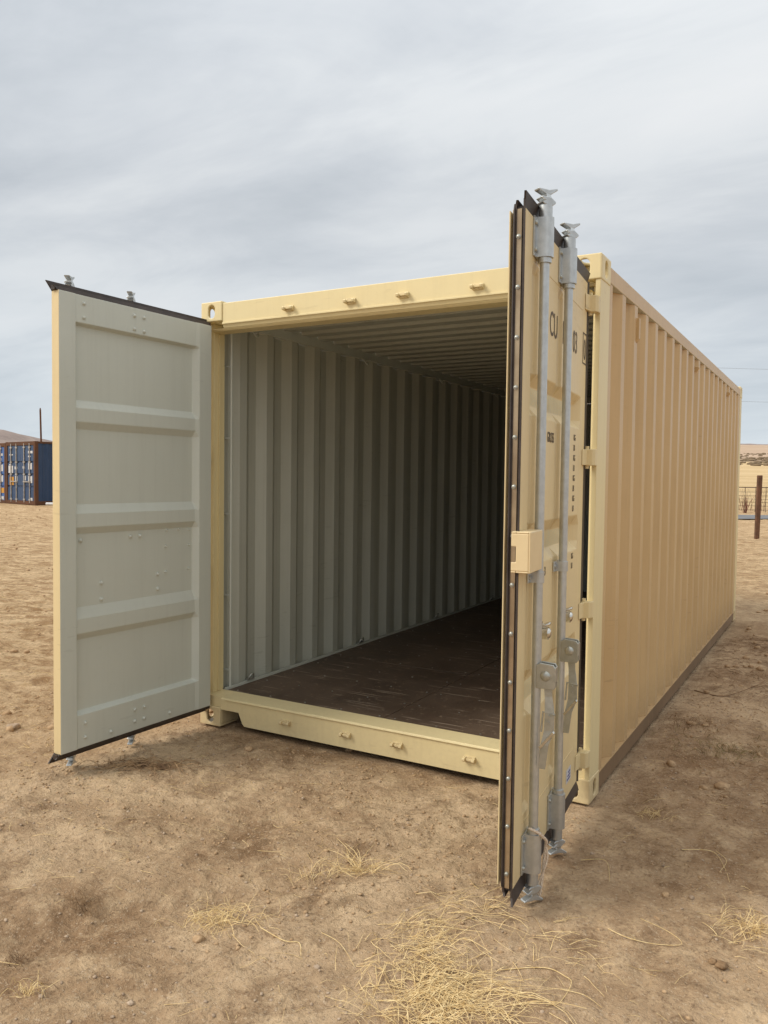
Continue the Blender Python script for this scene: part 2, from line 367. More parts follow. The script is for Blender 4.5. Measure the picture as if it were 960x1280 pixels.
def ground_z(x, y):
    x = np.asarray(x, float); y = np.asarray(y, float)
    D = (x - CAM.x) * FW.x + (y - CAM.y) * FW.y; Lt = (x - CAM.x) * RT.x + (y - CAM.y) * RT.y
    z = np.interp(D, TD, TZ)
    z = z - np.clip((-Lt / np.maximum(D, 1) - .22) / .16, 0, 1) * np.clip(D - 120, 0, 4000) * .0088
    near = np.clip(1 - (np.hypot(x - 1.2, y - 1) - 9) / 12, 0, 1)
    z = z + near * (.030 * fbm(x, y, .8, 3, 11) + .016 * fbm(x, y, 3.1, 4, 31) + .020 * np.abs(fbm(x, y, 9., 3, 51)))
    z = z + near * .009 * fbm(x, y, 30., 2, 71)
    # clods thrown up by the grader in the open yard
    yard = np.clip((-x - .2) / 1.5, 0, 1) + np.clip((y - 7) / 4, 0, 1)
    fade = np.clip(1 - (D - 20) / 30, 0, 1)
    z = z + np.clip(yard, 0, 1) * fade * (.055 * np.abs(fbm(x, y, 2.2, 5, 91)) - .008)
    z = z + np.clip((Lt - 5) / 2, 0, 1) * np.clip((D - 15) / 4, 0, 1) * np.clip((29 - D) / 4, 0, 1) * (.30 * np.clip(fbm(x, y, .7, 4, 131), 0, 1))
    # shallow wheel rut in front of the container running towards the sill
    t = (x - 1.0) * .42 + (y + 2.0) * -.91
    rut = np.exp(-((x - 1.15 - (y + 2.0) * .62) / .16) ** 2) * np.clip((y + 3.6), 0, 1) * np.clip((-.25 - y) * 2, 0, 1)
    rut2 = np.exp(-((x - .62 - (y + 2.0) * .55) / .13) ** 2) * np.clip((y + 3.6), 0, 1) * np.clip((-.4 - y) * 2, 0, 1)
    z = z - rut * .034 - rut2 * .022
    # flattened where the container stands
    ins = np.clip(1 - np.maximum.reduce([np.abs(x - 1.22) - 1.22, -y - .0, y - 6.06]) / .25, 0, 1)
    z = z * (1 - ins) + (-.012 + .010 * fbm(x, y, 2., 3, 201)) * ins
    return z
def axis(lo, hi, step, far, g=1.12):
    a = list(np.arange(lo, hi, step)); s = step
    l = [lo]
    while l[-1] > -far: s *= g; l.append(l[-1] - s)
    r = [a[-1]]; s = step
    while r[-1] < far: s *= g; r.append(r[-1] + s)
    return np.array(l[:0:-1] + a + r[1:])
xs = axis(-1.7, 5.6, .016, 12000); ys = axis(-3.0, 2.6, .016, 12000)
X, Y = np.meshgrid(xs, ys, indexing='xy'); Z = ground_z(X, Y)
nx, ny = len(xs), len(ys)
co = np.stack([X, Y, Z], -1).reshape(-1, 3).astype(np.float32)
i0 = (np.arange(ny - 1)[:, None] * nx + np.arange(nx - 1)[None, :]).reshape(-1)
fc = np.stack([i0, i0 + 1, i0 + nx + 1, i0 + nx], -1).astype(np.int32)
me = bpy.data.meshes.new('ground'); me.vertices.add(len(co)); me.vertices.foreach_set('co', co.ravel())
me.loops.add(fc.size); me.loops.foreach_set('vertex_index', fc.ravel()); me.polygons.add(len(fc))
me.polygons.foreach_set('loop_start', np.arange(0, fc.size, 4, dtype=np.int32)); me.polygons.foreach_set('loop_total', np.full(len(fc), 4, np.int32))
me.polygons.foreach_set('use_smooth', np.ones(len(fc), bool)); me.update(calc_edges=True)
ground = meshobj('ground', me, None, [M_GROUND]); tag(ground, kind='structure')
def gz(x, y):
    x = float(x); y = float(y)
    if xs[1] < x < xs[-2] and ys[1] < y < ys[-2] and abs(x) < 400 and abs(y) < 400:      # height of the sheet itself
        i = int(np.searchsorted(xs, x)) - 1; j = int(np.searchsorted(ys, y)) - 1
        a = (x - xs[i]) / (xs[i + 1] - xs[i]); b = (y - ys[j]) / (ys[j + 1] - ys[j])
        return float((Z[j, i] * (1 - a) + Z[j, i + 1] * a) * (1 - b) + (Z[j + 1, i] * (1 - a) + Z[j + 1, i + 1] * a) * b)
    return float(ground_z(x, y))
def at(D, lat, z=None):
    p = CAM + FW * D + RT * lat; return Vector((p.x, p.y, gz(p.x, p.y) if z is None else z))

# hills beyond the plain
def hill(name, pts, D, depth, m, seed):
    n = 90; vs = []; fs = []
    rows = 9
    for j in range(rows):
        k = j / (rows - 1); dd = D + (k - .5) * 2 * depth; env = max(0, 1 - abs(k - .5) * 2) ** .8
        for i in range(n):
            s = i / (n - 1); lat = np.interp(s, [0, 1], [pts[0][0], pts[-1][0]]); h = np.interp(lat, [p[0] for p in pts], [p[1] for p in pts])
            hh = h * env * (1 + .16 * float(fbm(np.array(lat / D * 30.), np.array(k * 6.), 1., 4, seed)))
            p = CAM + FW * dd + RT * lat; vs.append((p.x, p.y, float(ground_z(p.x, p.y)) - 6 + hh))
    for j in range(rows - 1):
        for i in range(n - 1): fs.append((j * n + i, j * n + i + 1, (j + 1) * n + i + 1, (j + 1) * n + i))
    me = bpy.data.meshes.new(name); me.from_pydata(vs, [], fs)
    for p in me.polygons: p.use_smooth = True
    o = meshobj(name, me, None, [m]); tag(o, kind='structure'); return o
M_HILL = simple('dry_hillside', (.34, .27, .235), .95, 0, (.24, .19, .17), .012, 0, .1)
hill('hill', [(-1900, 0), (-1500, 25), (-1330, 42), (-1190, 48), (-1144, 34), (-1104, 14), (-1045, 9), (-950, 6), (-700, 3), (-300, 0)], 2500, 420, M_HILL, 301)
hill('distant_hills', [(500, 60), (1500, 100), (2300, 112), (2600, 100), (3200, 118), (4200, 90)], 5600, 700, M_HILL, 311)

# lane behind the container
rp = []; n = 70
for i in range(n):
    lat = 5.5 + i * 1.1
    for D in (28.2, 31.2): p = at(D, lat); rp.append((p.x, p.y, p.z + .035))
me = bpy.data.meshes.new('road'); me.from_pydata(rp, [], [(2 * i, 2 * i + 2, 2 * i + 3, 2 * i + 1) for i in range(n - 1)])
tag(meshobj('road', me, None, [simple('worn_asphalt', (.20, .20, .205), .9, 0, (.15, .15, .155), 3, .004, .2)]), kind='structure')

# ------------------------------------------------------------------ the tan container
CW, CL, CH = 2.438, 6.058, 2.591
box = empty('shipping_container', (0, 0, 0), label='large tan shipping container standing open on bare dirt, grey inside with dark floor', cat='shipping container')

def casting(x_out, x_in, y0, y1, z0, z1, top):
    """hollow corner casting: x_out outer x, y0 outer end face"""
    mb = MB(); t = .014; sx = 1 if x_in > x_out else -1; sy = 1 if y1 > y0 else -1
    lx, hx = sorted((x_out, x_in)); ly, hy = sorted((y0, y1))
    cx, cy, cz = (lx + hx) / 2, (ly + hy) / 2, (z0 + z1) / 2
    a, b = sorted((y0, y0 + sy * t))
    mb.plate((lx, hx, z0, z1), stadium(cx, cz, .052, .080), a, b, 1)
    yi0, yi1 = sorted((y0 + sy * t, y1))
    a, b = sorted((x_out, x_out + sx * t))
    mb.plate((yi0, yi1, z0, z1), stadium((yi0 + yi1) / 2, cz, .052, .080), a, b, 0)
    xi0, xi1 = sorted((x_out + sx * t, x_in))
    for (za, zb) in ((z0, z0 + t), (z1 - t, z1)):
        mb.plate((xi0, xi1, yi0, yi1), stadium((xi0 + xi1) / 2, (yi0 + yi1) / 2, .062, .110), za, zb, 2)
    xa, xb = sorted((x_in, x_in - sx * t)); mb.box(xa, xb, yi0, yi1, z0 + t, z1 - t)
    ya, yb = sorted((y1, y1 - sy * t)); xa, xb = sorted((x_out + sx * t, x_in - sx * t)); mb.box(xa, xb, ya, yb, z0 + t, z1 - t)
    return mb.build('corner_casting', M_TANR if not top else M_TAN, box, bevel=.005)
for xo, xi in ((0, .162), (CW, CW - .162)):
    for yo, yi in ((0, .178), (CL, CL - .178)):
        casting(xo, xi, yo, yi, 0, .118, False); casting(xo, xi, yo, yi, CH - .118, CH, True)
# corner posts
for s in (0, 1):
    def X_(x): return x if s == 0 else CW - x
    mb = MB(); pts = [(X_(.003), .006), (X_(.027), .006), (X_(.027), .062), (X_(.050), .066), (X_(.050), .160), (X_(.044), .160), (X_(.044), .074), (X_(.012), .070), (X_(.012), .175), (X_(.003), .175)]
    mb.prism(pts, .118, CH - .118, 2); mb.build('corner_post', M_TAN, box, bevel=.002)
    mb = MB(); mb.box(*sorted((X_(.003), X_(.16))), CL - .05, CL - .006, .118, CH - .118); mb.box(*sorted((X_(.003), X_(.03))), CL - .17, CL - .05, .118, CH - .118)
    mb.build('corner_post', M_TAN, box, bevel=.003)
# header and sill
mb = MB(); mb.prism([(.008, 2.455), (.008, 2.578), (.040, 2.582), (.14, 2.582), (.14, 2.43), (.020, 2.43)], .162, CW - .162, 0)
mb.prism([(.020, 2.4295), (.140, 2.4295), (.140, 2.418), (.034, 2.418)], .050, CW - .050, 0)
hd = mb.build('door_header', M_TAN, box, bevel=.003)
mb = MB(); mb.box(.163, CW - .163, .003, .008, 2.452, 2.462); mb.build('drip_lip', M_TAN, hd, bevel=.001)
mb = MB(); mb.prism([(.006, .030), (.006, .172), (.014, .180), (.150, .186), (.150, .165), (.030, .160), (.030, .030)], .345, CW - .345, 0)
mb.prism([(.006, .108), (.006, .172), (.014, .180), (.150, .186), (.150, .165), (.030, .160), (.030, .108)], .1625, .2995, 0)
mb.prism([(.006, .108), (.006, .172), (.014, .180), (.150, .186), (.150, .165), (.030, .160), (.030, .108)], CW - .2995, CW - .1625, 0)
for a, b, c, d in ((.2995, .345, .3, .345), (CW - .345, CW - .2995, CW - .345, CW - .3)):
    left = a < 1
    pts = [(.2995, .108), (.2995, .172), (.345, .172), (.345, .030), (.330, .045)] if left else [(CW - .2995, .108), (CW - .2995, .172), (CW - .345, .172), (CW - .345, .030), (CW - .330, .045)]
    mb.prism(pts, .0063, .030, 1)
    mb.prism([(.0063, .172), (.014, .180), (.150, .186), (.150, .165)], a, b, 0)
mb.prism([(.020, .1185), (.020, .181), (.150, .186), (.150, .1185)], .03, .1625, 0); mb.prism([(.020, .1185), (.020, .181), (.150, .186), (.150, .1185)], CW - .1625, CW - .03, 0)
sill = mb.build('door_sill', M_TAN, box)
mb = MB(); mb.tube([(.20, .002, .1735), (1.2, .0015, .174), (CW - .2, .002, .1735)], .0045, 6); mb.build('weld_bead', M_TAN, sill)
# cam keepers on header and sill
def keeper(x, z, up):
    mb = MB(); s = 1 if up else -1
    mb.box(x - .030, x + .030, -.002, .0075, z - .015, z + .015)
    for dx in (-.026, .026):
        w = .008
        mb.prism([(-.004, z - .013 * s), (-.024, z - .009 * s), (-.027, z + .003 * s), (-.019, z + .010 * s), (-.014, z + .003 * s), (-.004, z + .013 * s)], x + dx - w, x + dx + w, 0)
    mb.box(x - .018, x + .018, -.014, -.004, z - .006, z + .006)
    return mb.build('cam_keeper', M_TANR, box, bevel=.002)
KX = [.66, 1.074, 1.401, 1.822]
for x in KX: keeper(x, 2.500, True); keeper(x, .106, False)
# rails
for s in (0, 1):
    def X_(x): return x if s == 0 else CW - x
    a, b = sorted((X_(.004), X_(.064)))
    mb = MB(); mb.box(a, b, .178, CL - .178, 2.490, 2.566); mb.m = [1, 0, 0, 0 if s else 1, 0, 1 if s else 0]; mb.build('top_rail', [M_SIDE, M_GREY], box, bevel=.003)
    mb = MB(); mb.prism([(X_(.0045), .016), (X_(.0065), .098), (X_(.062), .098), (X_(.062), .088), (X_(.012), .088), (X_(.012), .034), (X_(.05), .028), (X_(.05), .016)], .178, CL - .178, 1)
    br = mb.build('bottom_rail', M_BITU, box)
    a, b = sorted((X_(.0030), X_(.0620))); mb = MB(); mb.box(a, b, .178, CL - .178, .0982, .1042); mb.build('rail_flange', M_SIDE, br)
    # light floor-edge angle inside
    a, b = sorted((X_(.063), X_(.075))); mb = MB(); mb.box(a, b, .155, CL - .1, .150, .196); mb.build('floor_edge_angle', M_GREY, box)
# corrugated side walls
def corr(y0, y1, first, pitch, d, flat_out, slope, flat_in):
    """(y, depth) polyline; depth 0 = outer flat, d = inner flat"""
    p = [(y0, 0.0)]; y = first
    while y + slope * 2 + flat_in < y1 - .05:
        p += [(y, 0), (y + slope, d), (y + slope + flat_in, d), (y + 2 * slope + flat_in, 0)]; y += pitch
    p.append((y1, 0.0)); return p
PRO = corr(.175, CL - .16,  .2405, .2795, .040, .072, .068, .070)
def wall_from(pro, f_out, f_in, z0, z1, name, mats, zsplit=None):
    mb = MB(); n = len(pro); vs = []
    for z in (z0, z1):
        for q in pro: vs.append(f_out(q, z))
        for q in pro: vs.append(f_in(q, z))
    mb.mat = 0; fo = [(i, i + 1, 2 * n + i + 1, 2 * n + i) for i in range(n - 1)]
    fi = [(n + i, 3 * n + i, 3 * n + i + 1, n + i + 1) for i in range(n - 1)]
    cap = [(i, n + i, n + i + 1, i + 1) for i in range(n - 1)] + [(2 * n + i, 2 * n + i + 1, 3 * n + i + 1, 3 * n + i) for i in range(n - 1)] + [(0, 2 * n, 3 * n, n), (n - 1, 2 * n - 1, 4 * n - 1, 3 * n - 1)]
    mb.add(vs, fo + fi + cap); mb.m = [0] * len(fo) + [1] * len(fi) + [0] * len(cap)
    o = mb.build(name, mats, box)
    b = o.modifiers.new('bevel', 'BEVEL'); b.width = .006; b.segments = 2; b.limit_method = 'ANGLE'; b.angle_limit = R(25)
    for p in o.data.polygons: p.use_smooth = False
    return o
for s in (0, 1):
    sg = 1 if s == 0 else -1; base = 0 if s == 0 else CW
    wall_from(PRO, lambda q, z: (base + sg * (.0065 + q[1]), q[0], z), lambda q, z: (base + sg * (.0095 + q[1]), q[0], z), .1045, 2.4895, 'side_wall', [M_SIDE, M_GREY_SHADED])
PE = corr(.05, CW - .05, .12, .25, .040, .08, .04, .09)
wall_from(PE, lambda q, z: (q[0], CL - .010 - q[1], z), lambda q, z: (q[0], CL - .013 - q[1], z), .12, 2.47, 'end_wall', [M_SIDE, M_GREY_SHADED])
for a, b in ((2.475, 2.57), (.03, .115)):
    mb = MB(); mb.box(.162, CW - .162, CL - .0795, CL - .008, a, b); mb.m = [1, 0, 1, 0, 0, 0]; mb.build('end_rail', [M_TAN, M_GREY_SHADED], box, bevel=.003)
PR = corr(.141, CL - .08, .22, .209, -.020, .091, .013, .091)
wall_from([(a, b) for a, b in PR], lambda q, z: (z, q[0], 2.568 + (-q[1] if q[1] else 0) - .020), lambda q, z: (z, q[0], 2.565 + (-q[1] if q[1] else 0) - .020), .0645, CW - .0645, 'roof', [M_TAN, M_GREY_SHADED])
# floor of plywood panels
k = 0; ypos = [.152, 1.36, 2.55, 3.74, 4.93, CL - .062]
fpm = {}
for j in range(5):
    for i in range(2):
        x0, x1 = ((.0755, 1.2165), (1.2215, CW - .0755))[i]; y0, y1 = ypos[j] + .0025, ypos[j + 1] - .0025
        mb = MB(); mb.box(x0, x1, y0, y1, .153, .1805 + .0012 * ((i + j) % 2)); mb.build('floor_panel', M_FLOOR, box, bevel=.002)
mb = MB(); 
for j in range(5):
    for yy in np.arange(ypos[j] + .04, ypos[j + 1], .3):
        for xx in list(np.arange(.14, 1.2, .26)) + list(np.arange(1.28, 2.35, .26)):
            mb.tube([(xx, yy, .180), (xx, yy, .1830)], .006, 6)
mb.build('floor_screws', M_GALV2, box, kind='stuff')
mb = MB(); 
for yy in np.arange(.5, 5.85, .31): mb.box(.07, CW - .07, yy, yy + .045, .04, .1525)
mb.build('cross_members', M_BITU, box, kind='stuff')
# lashing rings along the walls
def ring(x, y, z, s, top=False):
    mb = MB(); pts = []
    for k in range(13):
        a = math.pi * k / 12; pts.append((x + s * (.006 + .030 * math.sin(a) * .55), y + .026 * math.cos(a), z + (-1 if top else 1) * .036 * math.sin(a)))
    mb.tube(pts, .0055, 7); mb.box(*sorted((x - s * .004, x + s * .012)), y - .034, y + .034, z - .006, z + .006)
    mb.build('lashing_ring', M_GREY if top else M_GALV2, box)
for y in (.395, 1.80, 3.20, 4.60):
    for s in (0, 1):
        xx = .072 if s == 0 else CW - .072; ring(xx, y, .205, 1 if s == 0 else -1); ring(.070 if s == 0 else CW - .070, y + .03, 2.484, 1 if s == 0 else -1, True)
# lashing bars beside the posts
for s in (0, 1):
    xx = .066 if s == 0 else CW - .066; xi = .012 if s == 0 else CW - .012
    mb = MB(); mb.tube([(xx, .205, .19), (xx, .205, 2.44)], .008, 10)
    for z in (.30, 1.30, 2.23, .78, 1.78): mb.box(*sorted((xi, xx)), .200, .210, z - .004, z + .004)
    mb.build('lashing_bar', M_GREY, box)
# air vents on the right wall
for y in (.79, 2.90, 4.9):
    mb = MB(); xb = CW - .0068
    zl = 2.285 if y < 1 else 2.385; mb.prism([(xb - .02, zl), (xb + .004, zl + .012), (xb + .016, zl + .030), (xb + .016, 2.425), (xb - .02, 2.432)], y - .020, y + .012, 1)
    mb.build('air_vent', M_SIDE, box, bevel=.003)

# ------------------------------------------------------------------ doors
TH = .056; Z0, Z1 = .128, 2.443
RIDGES = [(1.915, 1.876, 1.806, 1.768), (1.385, 1.338, 1.268, 1.232), (.855, .797, .722, .688)]
def lerp(x, xs_, ys_): return float(np.interp(x, xs_, ys_))
def door(name, org, ang, s, WD, stile_in, rods, label, TH=.056):
    root = None
    def xf(p): return (p[0], s * p[1], p[2])          # p = (u, d, z): d>0 towards the inner face
    us = sorted(set([0, .095, .100, .128, .140, .165, stile_in - .03, stile_in - .004, stile_in, WD] + [r + k for r in rods for k in (-.046, -.034, .034, .046)]))
    us = [u for u in us if u <= WD]
    zs = sorted(set([Z0, .300, .306, .318, .345, .36, .375, 2.26, 2.275, 2.290, 2.298, 2.304, Z1] + [z for r in RIDGES for z in r] + [z for r in RIDGES for z in (r[0] + .018, r[3] - .018)]))
    def grooved(z):
        for r in RIDGES:
            v = lerp(z, [r[3], r[2], r[1], r[0]], [0, 1, 1, 0])
            if v > 0: return v
        return 0
    def dout(u, z):
        g = .036 * grooved(z) * lerp(u, [.100, .140, stile_in - .03, stile_in], [0, 1, 1, 0])
        ch = 0
        for r in rods: ch = max(ch, lerp(u, [r - .046, r - .034, r + .034, r + .046], [0, 1, 1, 0]))
        zc = lerp(z, [.345, .375, 2.26, 2.290], [0, 1, 1, 0])
        return max(g, .013 * ch * zc)
    def din(u, z):
        if z <= .300 or z >= 2.304: rail = TH - .006
        elif z < .318: rail = lerp(z, [.300, .318], [TH - .006, .022])
        elif z > 2.290: rail = lerp(z, [2.290, 2.304], [.022, TH - .006])
        else: rail = .022 + (TH - .010 - .022) * grooved(z)
        f = lerp(u, [.100, .128], [1, 0]) if s > 0 or True else 0
        st = 1 if (u <= .100 or u >= stile_in) else (lerp(u, [.100, .128], [1, 0]) if u < .3 else 0)
        if u <= .100 or u >= stile_in: return TH
        if u < .128: return max(rail, .022 + (TH - .012 - .022) * lerp(u, [.100, .128], [1, .35]))
        return rail
    mb = MB(xf)
    nu, nz = len(us), len(zs); O = [(u, dout(u, z), z) for z in zs for u in us]; I = [(u, din(u, z), z) for z in zs for u in us]
    N = nu * nz; fs = []; ms = []
    for j in range(nz - 1):
        for i in range(nu - 1):
            a = j * nu + i; fs.append((a, a + 1, a + nu + 1, a + nu)); ms.append(0); fs.append((N + a, N + a + nu, N + a + nu + 1, N + a + 1)); ms.append(1)
    for i in range(nu - 1):
        fs.append((i, N + i, N + i + 1, i + 1)); ms.append(0); a = (nz - 1) * nu + i; fs.append((a, a + 1, N + a + 1, N + a)); ms.append(0)
    for j in range(nz - 1):
        a = j * nu; fs.append((a, a + nu, N + a + nu, N + a)); ms.append(0); a = j * nu + nu - 1; fs.append((a, N + a, N + a + nu, a + nu)); ms.append(0)
    mb.add(O + I, fs); mb.m = ms
    root = mb.build(name, [M_DOOR, M_GREY], box); root.location = org; root.rotation_euler = (0, 0, ang); root['label'] = label
    bv = root.modifiers.new('bevel', 'BEVEL'); bv.width = .0035; bv.segments = 2; bv.limit_method = 'ANGLE'; bv.angle_limit = R(28)
    # ---- thin seam lines of the panel welds (outer side)
    for z in (.318, 2.300):
        mb = MB(xf); mb.box(.105, stile_in - .005, -.0014, .001, z - .0016, z + .0016); mb.build('panel_seam', M_TANR, root)
    # ---- gasket: fins set round the leaf with mitred, pointed corners
    F = .046
    mb = MB(xf)
    ue = WD + (.034 if True else 0)
    def fin(d0, th, out, u_start, u_end, pu0, pu1, free):
        for zb, sgn in ((Z1, 1), (Z0, -1)):
            zt = zb + sgn * out
            vs = [(u_start, d0, zb - sgn * .004), (u_end, d0, zb - sgn * .004), (pu1, d0 - .010, zt), (pu0, d0 - .010, zt),
                  (u_start, d0 + th, zb - sgn * .004), (u_end, d0 + th, zb - sgn * .004), (pu1, d0 + th - .010, zt), (pu0, d0 + th - .010, zt)]
            mb.add(vs, [(0, 1, 2, 3), (4, 7, 6, 5), (0, 4, 5, 1), (3, 2, 6, 7), (0, 3, 7, 4), (1, 5, 6, 2)])
        if free:
            pf = u_end + (.016 if out > .03 else .011)
            vs = [(u_end - .002, d0, Z0), (u_end - .002, d0, Z1), (pf, d0 - .004, Z1 + out * .55), (pf, d0 - .004, Z0 - out * .55)]
            vs += [(v[0], v[1] + th, v[2]) for v in vs]
            mb.add(vs, [(0, 1, 2, 3), (4, 7, 6, 5), (0, 4, 5, 1), (3, 2, 6, 7), (0, 3, 7, 4), (1, 5, 6, 2)])
    fin(.002, .007, F, 0, WD, -.02, WD + .030, s < 0)
    fin(TH - .014, .007, .022, 0, WD, -.01, WD + .018, s < 0)
    # channel web between the two lips
    for zb, sgn in ((Z1, 1), (Z0, -1)):
        a, b = sorted((zb, zb + sgn * .007)); mb.box(0, WD, .0095, TH - .0145, a, b)
    # hinge side fin
    vs = [(.002, .002, Z0), (.002, .002, Z1), (-.026, -.004, Z1 + .01), (-.026, -.004, Z0 - .01)]; vs += [(v[0], v[1] + .008, v[2]) for v in vs]
    mb.add(vs, [(0, 1, 2, 3), (4, 7, 6, 5), (0, 4, 5, 1), (3, 2, 6, 7), (0, 3, 7, 4), (1, 5, 6, 2)])
    if s < 0:
        mb.box(WD + .0005, WD + .006, .0095, TH - .0145, Z0, Z1)
        # rounded web ends of the inner lip
        mb.tube([(WD + .012, TH - .010, Z0 + .01), (WD + .013, TH - .010, Z1 - .012), (WD + .004, TH - .010, Z1 + .012)], .004, 8)
    else:
        for zb, sgn in ((Z1, 1), (Z0, -1)):                      # dark block where the gasket ends on the left leaf
            a, b = sorted((zb + sgn * .001, zb + sgn * .024)); mb.box(WD - .012, WD + .012, .010, TH - .016, a, b)
    mb.build('gasket', M_RUB, root)
    if s < 0:
        mb = MB(xf); mb.box(WD + .0062, WD + .0085, .0110, TH - .0145, Z0 + .004, Z1 - .004); st = mb.build('retainer_strip', M_STRIP, root, bevel=.001)
        for z in np.arange(Z0 + .055, Z1, .1665):
            mb = MB(xf); mb.tube([(WD + .0085, .021, z), (WD + .0120, .021, z)], .0078, 10); mb.dome((WD + .0120, .021, z), (1, 0, 0), .0065, .003); mb.build('gasket_bolt', M_GALV2, root)
        mb = MB(xf); mb.box(WD - .045, WD + .022, TH + .0005, TH + .0045, Z0 + .018, Z1 - .012); mb.build('overlap_plate', M_DOOR, root, bevel=.001)
    # ---- lock rods with guides, cams, handles
    RD = -.031
    for k, ru in enumerate(rods):
        mb = MB(xf); mb.tube([(ru, RD, .060), (ru, RD, 2.505)], .0168, 18); rod = mb.build('lock_rod', M_GALV, root)
        for za, zb, top in ((2.310, 2.446, True), (.135, .275, False)):
            mb = MB(xf)
            # half round saddle with two flanges
            arc = [(ru + .026 * math.cos(a), RD - .006 - .024 * math.sin(a)) for a in np.linspace(0, math.pi, 13)]
            pts = [(ru + .052, -.006), (ru + .052, -.002)] + [(ru - .052, -.002), (ru - .052, -.006)] + [(p[0], p[1]) for p in arc[::-1]]
            pts = [(ru + .052, -.0015), (ru + .052, -.0065), (ru + .027, -.0065)] + arc + [(ru - .027, -.0065), (ru - .052, -.0065), (ru - .052, -.0015)]
            mb.prism(pts, za, zb, 2); mb.sm = [len(f) == 4 for f in mb.f]; g = mb.build('rod_guide', M_GALV, root); g.data.set_sharp_from_angle(angle=R(35))
            for bu in (-.040, .040):
                for bz in (za + .022, zb - .022):
                    b2 = MB(xf); b2.tube([(ru + bu, -.0065, bz), (ru + bu, -.010, bz)], .0085, 8); b2.dome((ru + bu, -.010, bz), (0, -1, 0), .0075, .004, 8); b2.build('guide_bolt', M_GALV2, root)
        for ca, cb, cr_ in ((2.446, 2.488, .0235), (2.292, 2.3095, .0235), (.2755, .292, .0235), (.088, .1345, .0210)):
            mb = MB(xf); mb.tube([(ru, RD, ca), (ru, RD, cb)], cr_, 16); mb.build('rod_collar', M_GALV, root, bevel=.002)
        # anvil shaped cams
        for zc, sg in ((2.488, 1), (.086, -1)):
            mb = MB(xf); hh = 1.0 if sg > 0 else 1.0
            def q(du, dz): return (ru + du, zc + sg * dz)
            body = [(-.020, 0), (.020, 0), (.030, .008), (.016, .013), (.034, .022), (.030, .028), (.010, .027), (.009, .037), (.044, .047), (.046, .053), (-.004, .054), (-.042, .064), (-.046, .058), (-.020, .042), (-.012, .036), (-.012, .027), (-.034, .016), (-.034, .010)]
            c_, s_ = math.cos(R(38)), math.sin(R(38))
            vs = []
            for dd in (-.017, .017):
                for du, dz in body:
                    w = dd * (1 if dz < .03 else .8)
                    vs.append((ru + du * c_ - w * s_ , RD + du * s_ * .9 + w * c_, zc + sg * dz))
            n = len(body); mb.add(vs, [tuple(range(n))[::-1], tuple(range(n, 2 * n))] + [(i, (i + 1) % n, n + (i + 1) % n, n + i) for i in range(n)])
            mb.build('cam', M_GALV, root, bevel=.0025)
        # middle clamp
        mb = MB(xf)
        arc = [(ru + .021 * math.cos(a), RD - .001 - .020 * math.sin(a)) for a in np.linspace(0, math.pi, 11)]
        pts = [(ru + .022, .012), (ru + .021, -.02)] + arc + [(ru - .021, -.02), (ru - .022, .012)]
        mb.prism(arc + [(ru - .021, -.008), (ru - .048, -.008), (ru - .048, -.002), (ru + .048, -.002), (ru + .048, -.008), (ru + .021, -.008)], 1.176, 1.216, 2)
        mb.tube([(ru - .036, -.008, 1.196), (ru - .036, -.013, 1.196)], .008, 8); mb.tube([(ru + .036, -.008, 1.196), (ru + .036, -.013, 1.196)], .008, 8)
        mb.build('rod_clamp', M_GALV, root, bevel=.001)
        # handle: hub, lever hanging down, and its catch
        hu = ru + .004; hz = .862 - .012 * k
        mb = MB(xf)
        mb.prism([(-.034, hz - .046), (-.098, hz - .046), (-.104, hz - .038), (-.104, hz + .030), (-.096, hz + .042), (-.050, hz + .046), (-.034, hz + .036)], hu + .012, hu + .018, 0)
        mb.prism([(-.034, hz - .046), (-.098, hz - .046), (-.104, hz - .038), (-.104, hz + .030), (-.096, hz + .042), (-.050, hz + .046), (-.034, hz + .036)], hu - .020, hu - .014, 0)
        mb.box(hu - .014, hu + .012, -.104, -.099, hz - .020, hz + .034)
        mb.dome((hu + .018, -.068, hz), (1, 0, 0), .0185, .008, 14)
        mb.build('handle_hub', M_GALV2, root, bevel=.003)
        mb = MB(xf); zt = hz - .030
        path = [(hu, -.074, zt), (hu + .002, -.078, zt - .045), (hu + .008, -.084, zt - .10), (hu + .010, -.084, zt - .165), (hu + .016, -.070, zt - .215), (hu + .018, -.062, zt - .30)]
        w = [.015, .013, .017, .018, .014, .012]; vs = []
        for (pu, pd, pz), ww in zip(path, w):
            vs += [(pu - .003, pd - ww, pz), (pu + .003, pd - ww, pz), (pu + .003, pd + ww, pz), (pu - .003, pd + ww, pz)]
        fs = [(0, 1, 2, 3), tuple(range(20, 24))[::-1]]
        for i in range(5):
            for j in range(4): fs.append((4 * i + j, 4 * i + (j + 1) % 4, 4 * i + 4 + (j + 1) % 4, 4 * i + 4 + j))
        mb.add(vs, fs)
        mb.tube([(hu + .012, -.104, zt - .105), (hu + .006, -.060, zt - .10), (hu + .012, -.056, zt - .17)], .004, 6)
        for dz in (-.112, -.136): mb.tube([(hu + .010, -.080, zt + dz), (hu + .016, -.080, zt + dz)], .0055, 8)
        lv = mb.build('handle_lever', M_GALV2, root, bevel=.002)
        mb = MB(xf); mb.prism([(-.106, zt - .168), (-.100, zt - .160), (-.050, zt - .222), (-.056, zt - .230)], hu + .012, hu + .027, 0)
        mb.build('lever_lip', M_CHROME, root, bevel=.002)
        cu = ru - .165; cz = .973
        mb = MB(xf); mb.box(cu - .028, cu + .028, -.006, -.001, cz - .034, cz + .034)
        mb.tube([(cu, -.006, cz - .006), (cu, -.034, cz - .006)], .024, 14); mb.dome((cu, -.034, cz - .006), (0, -1, 0), .020, .010, 12)
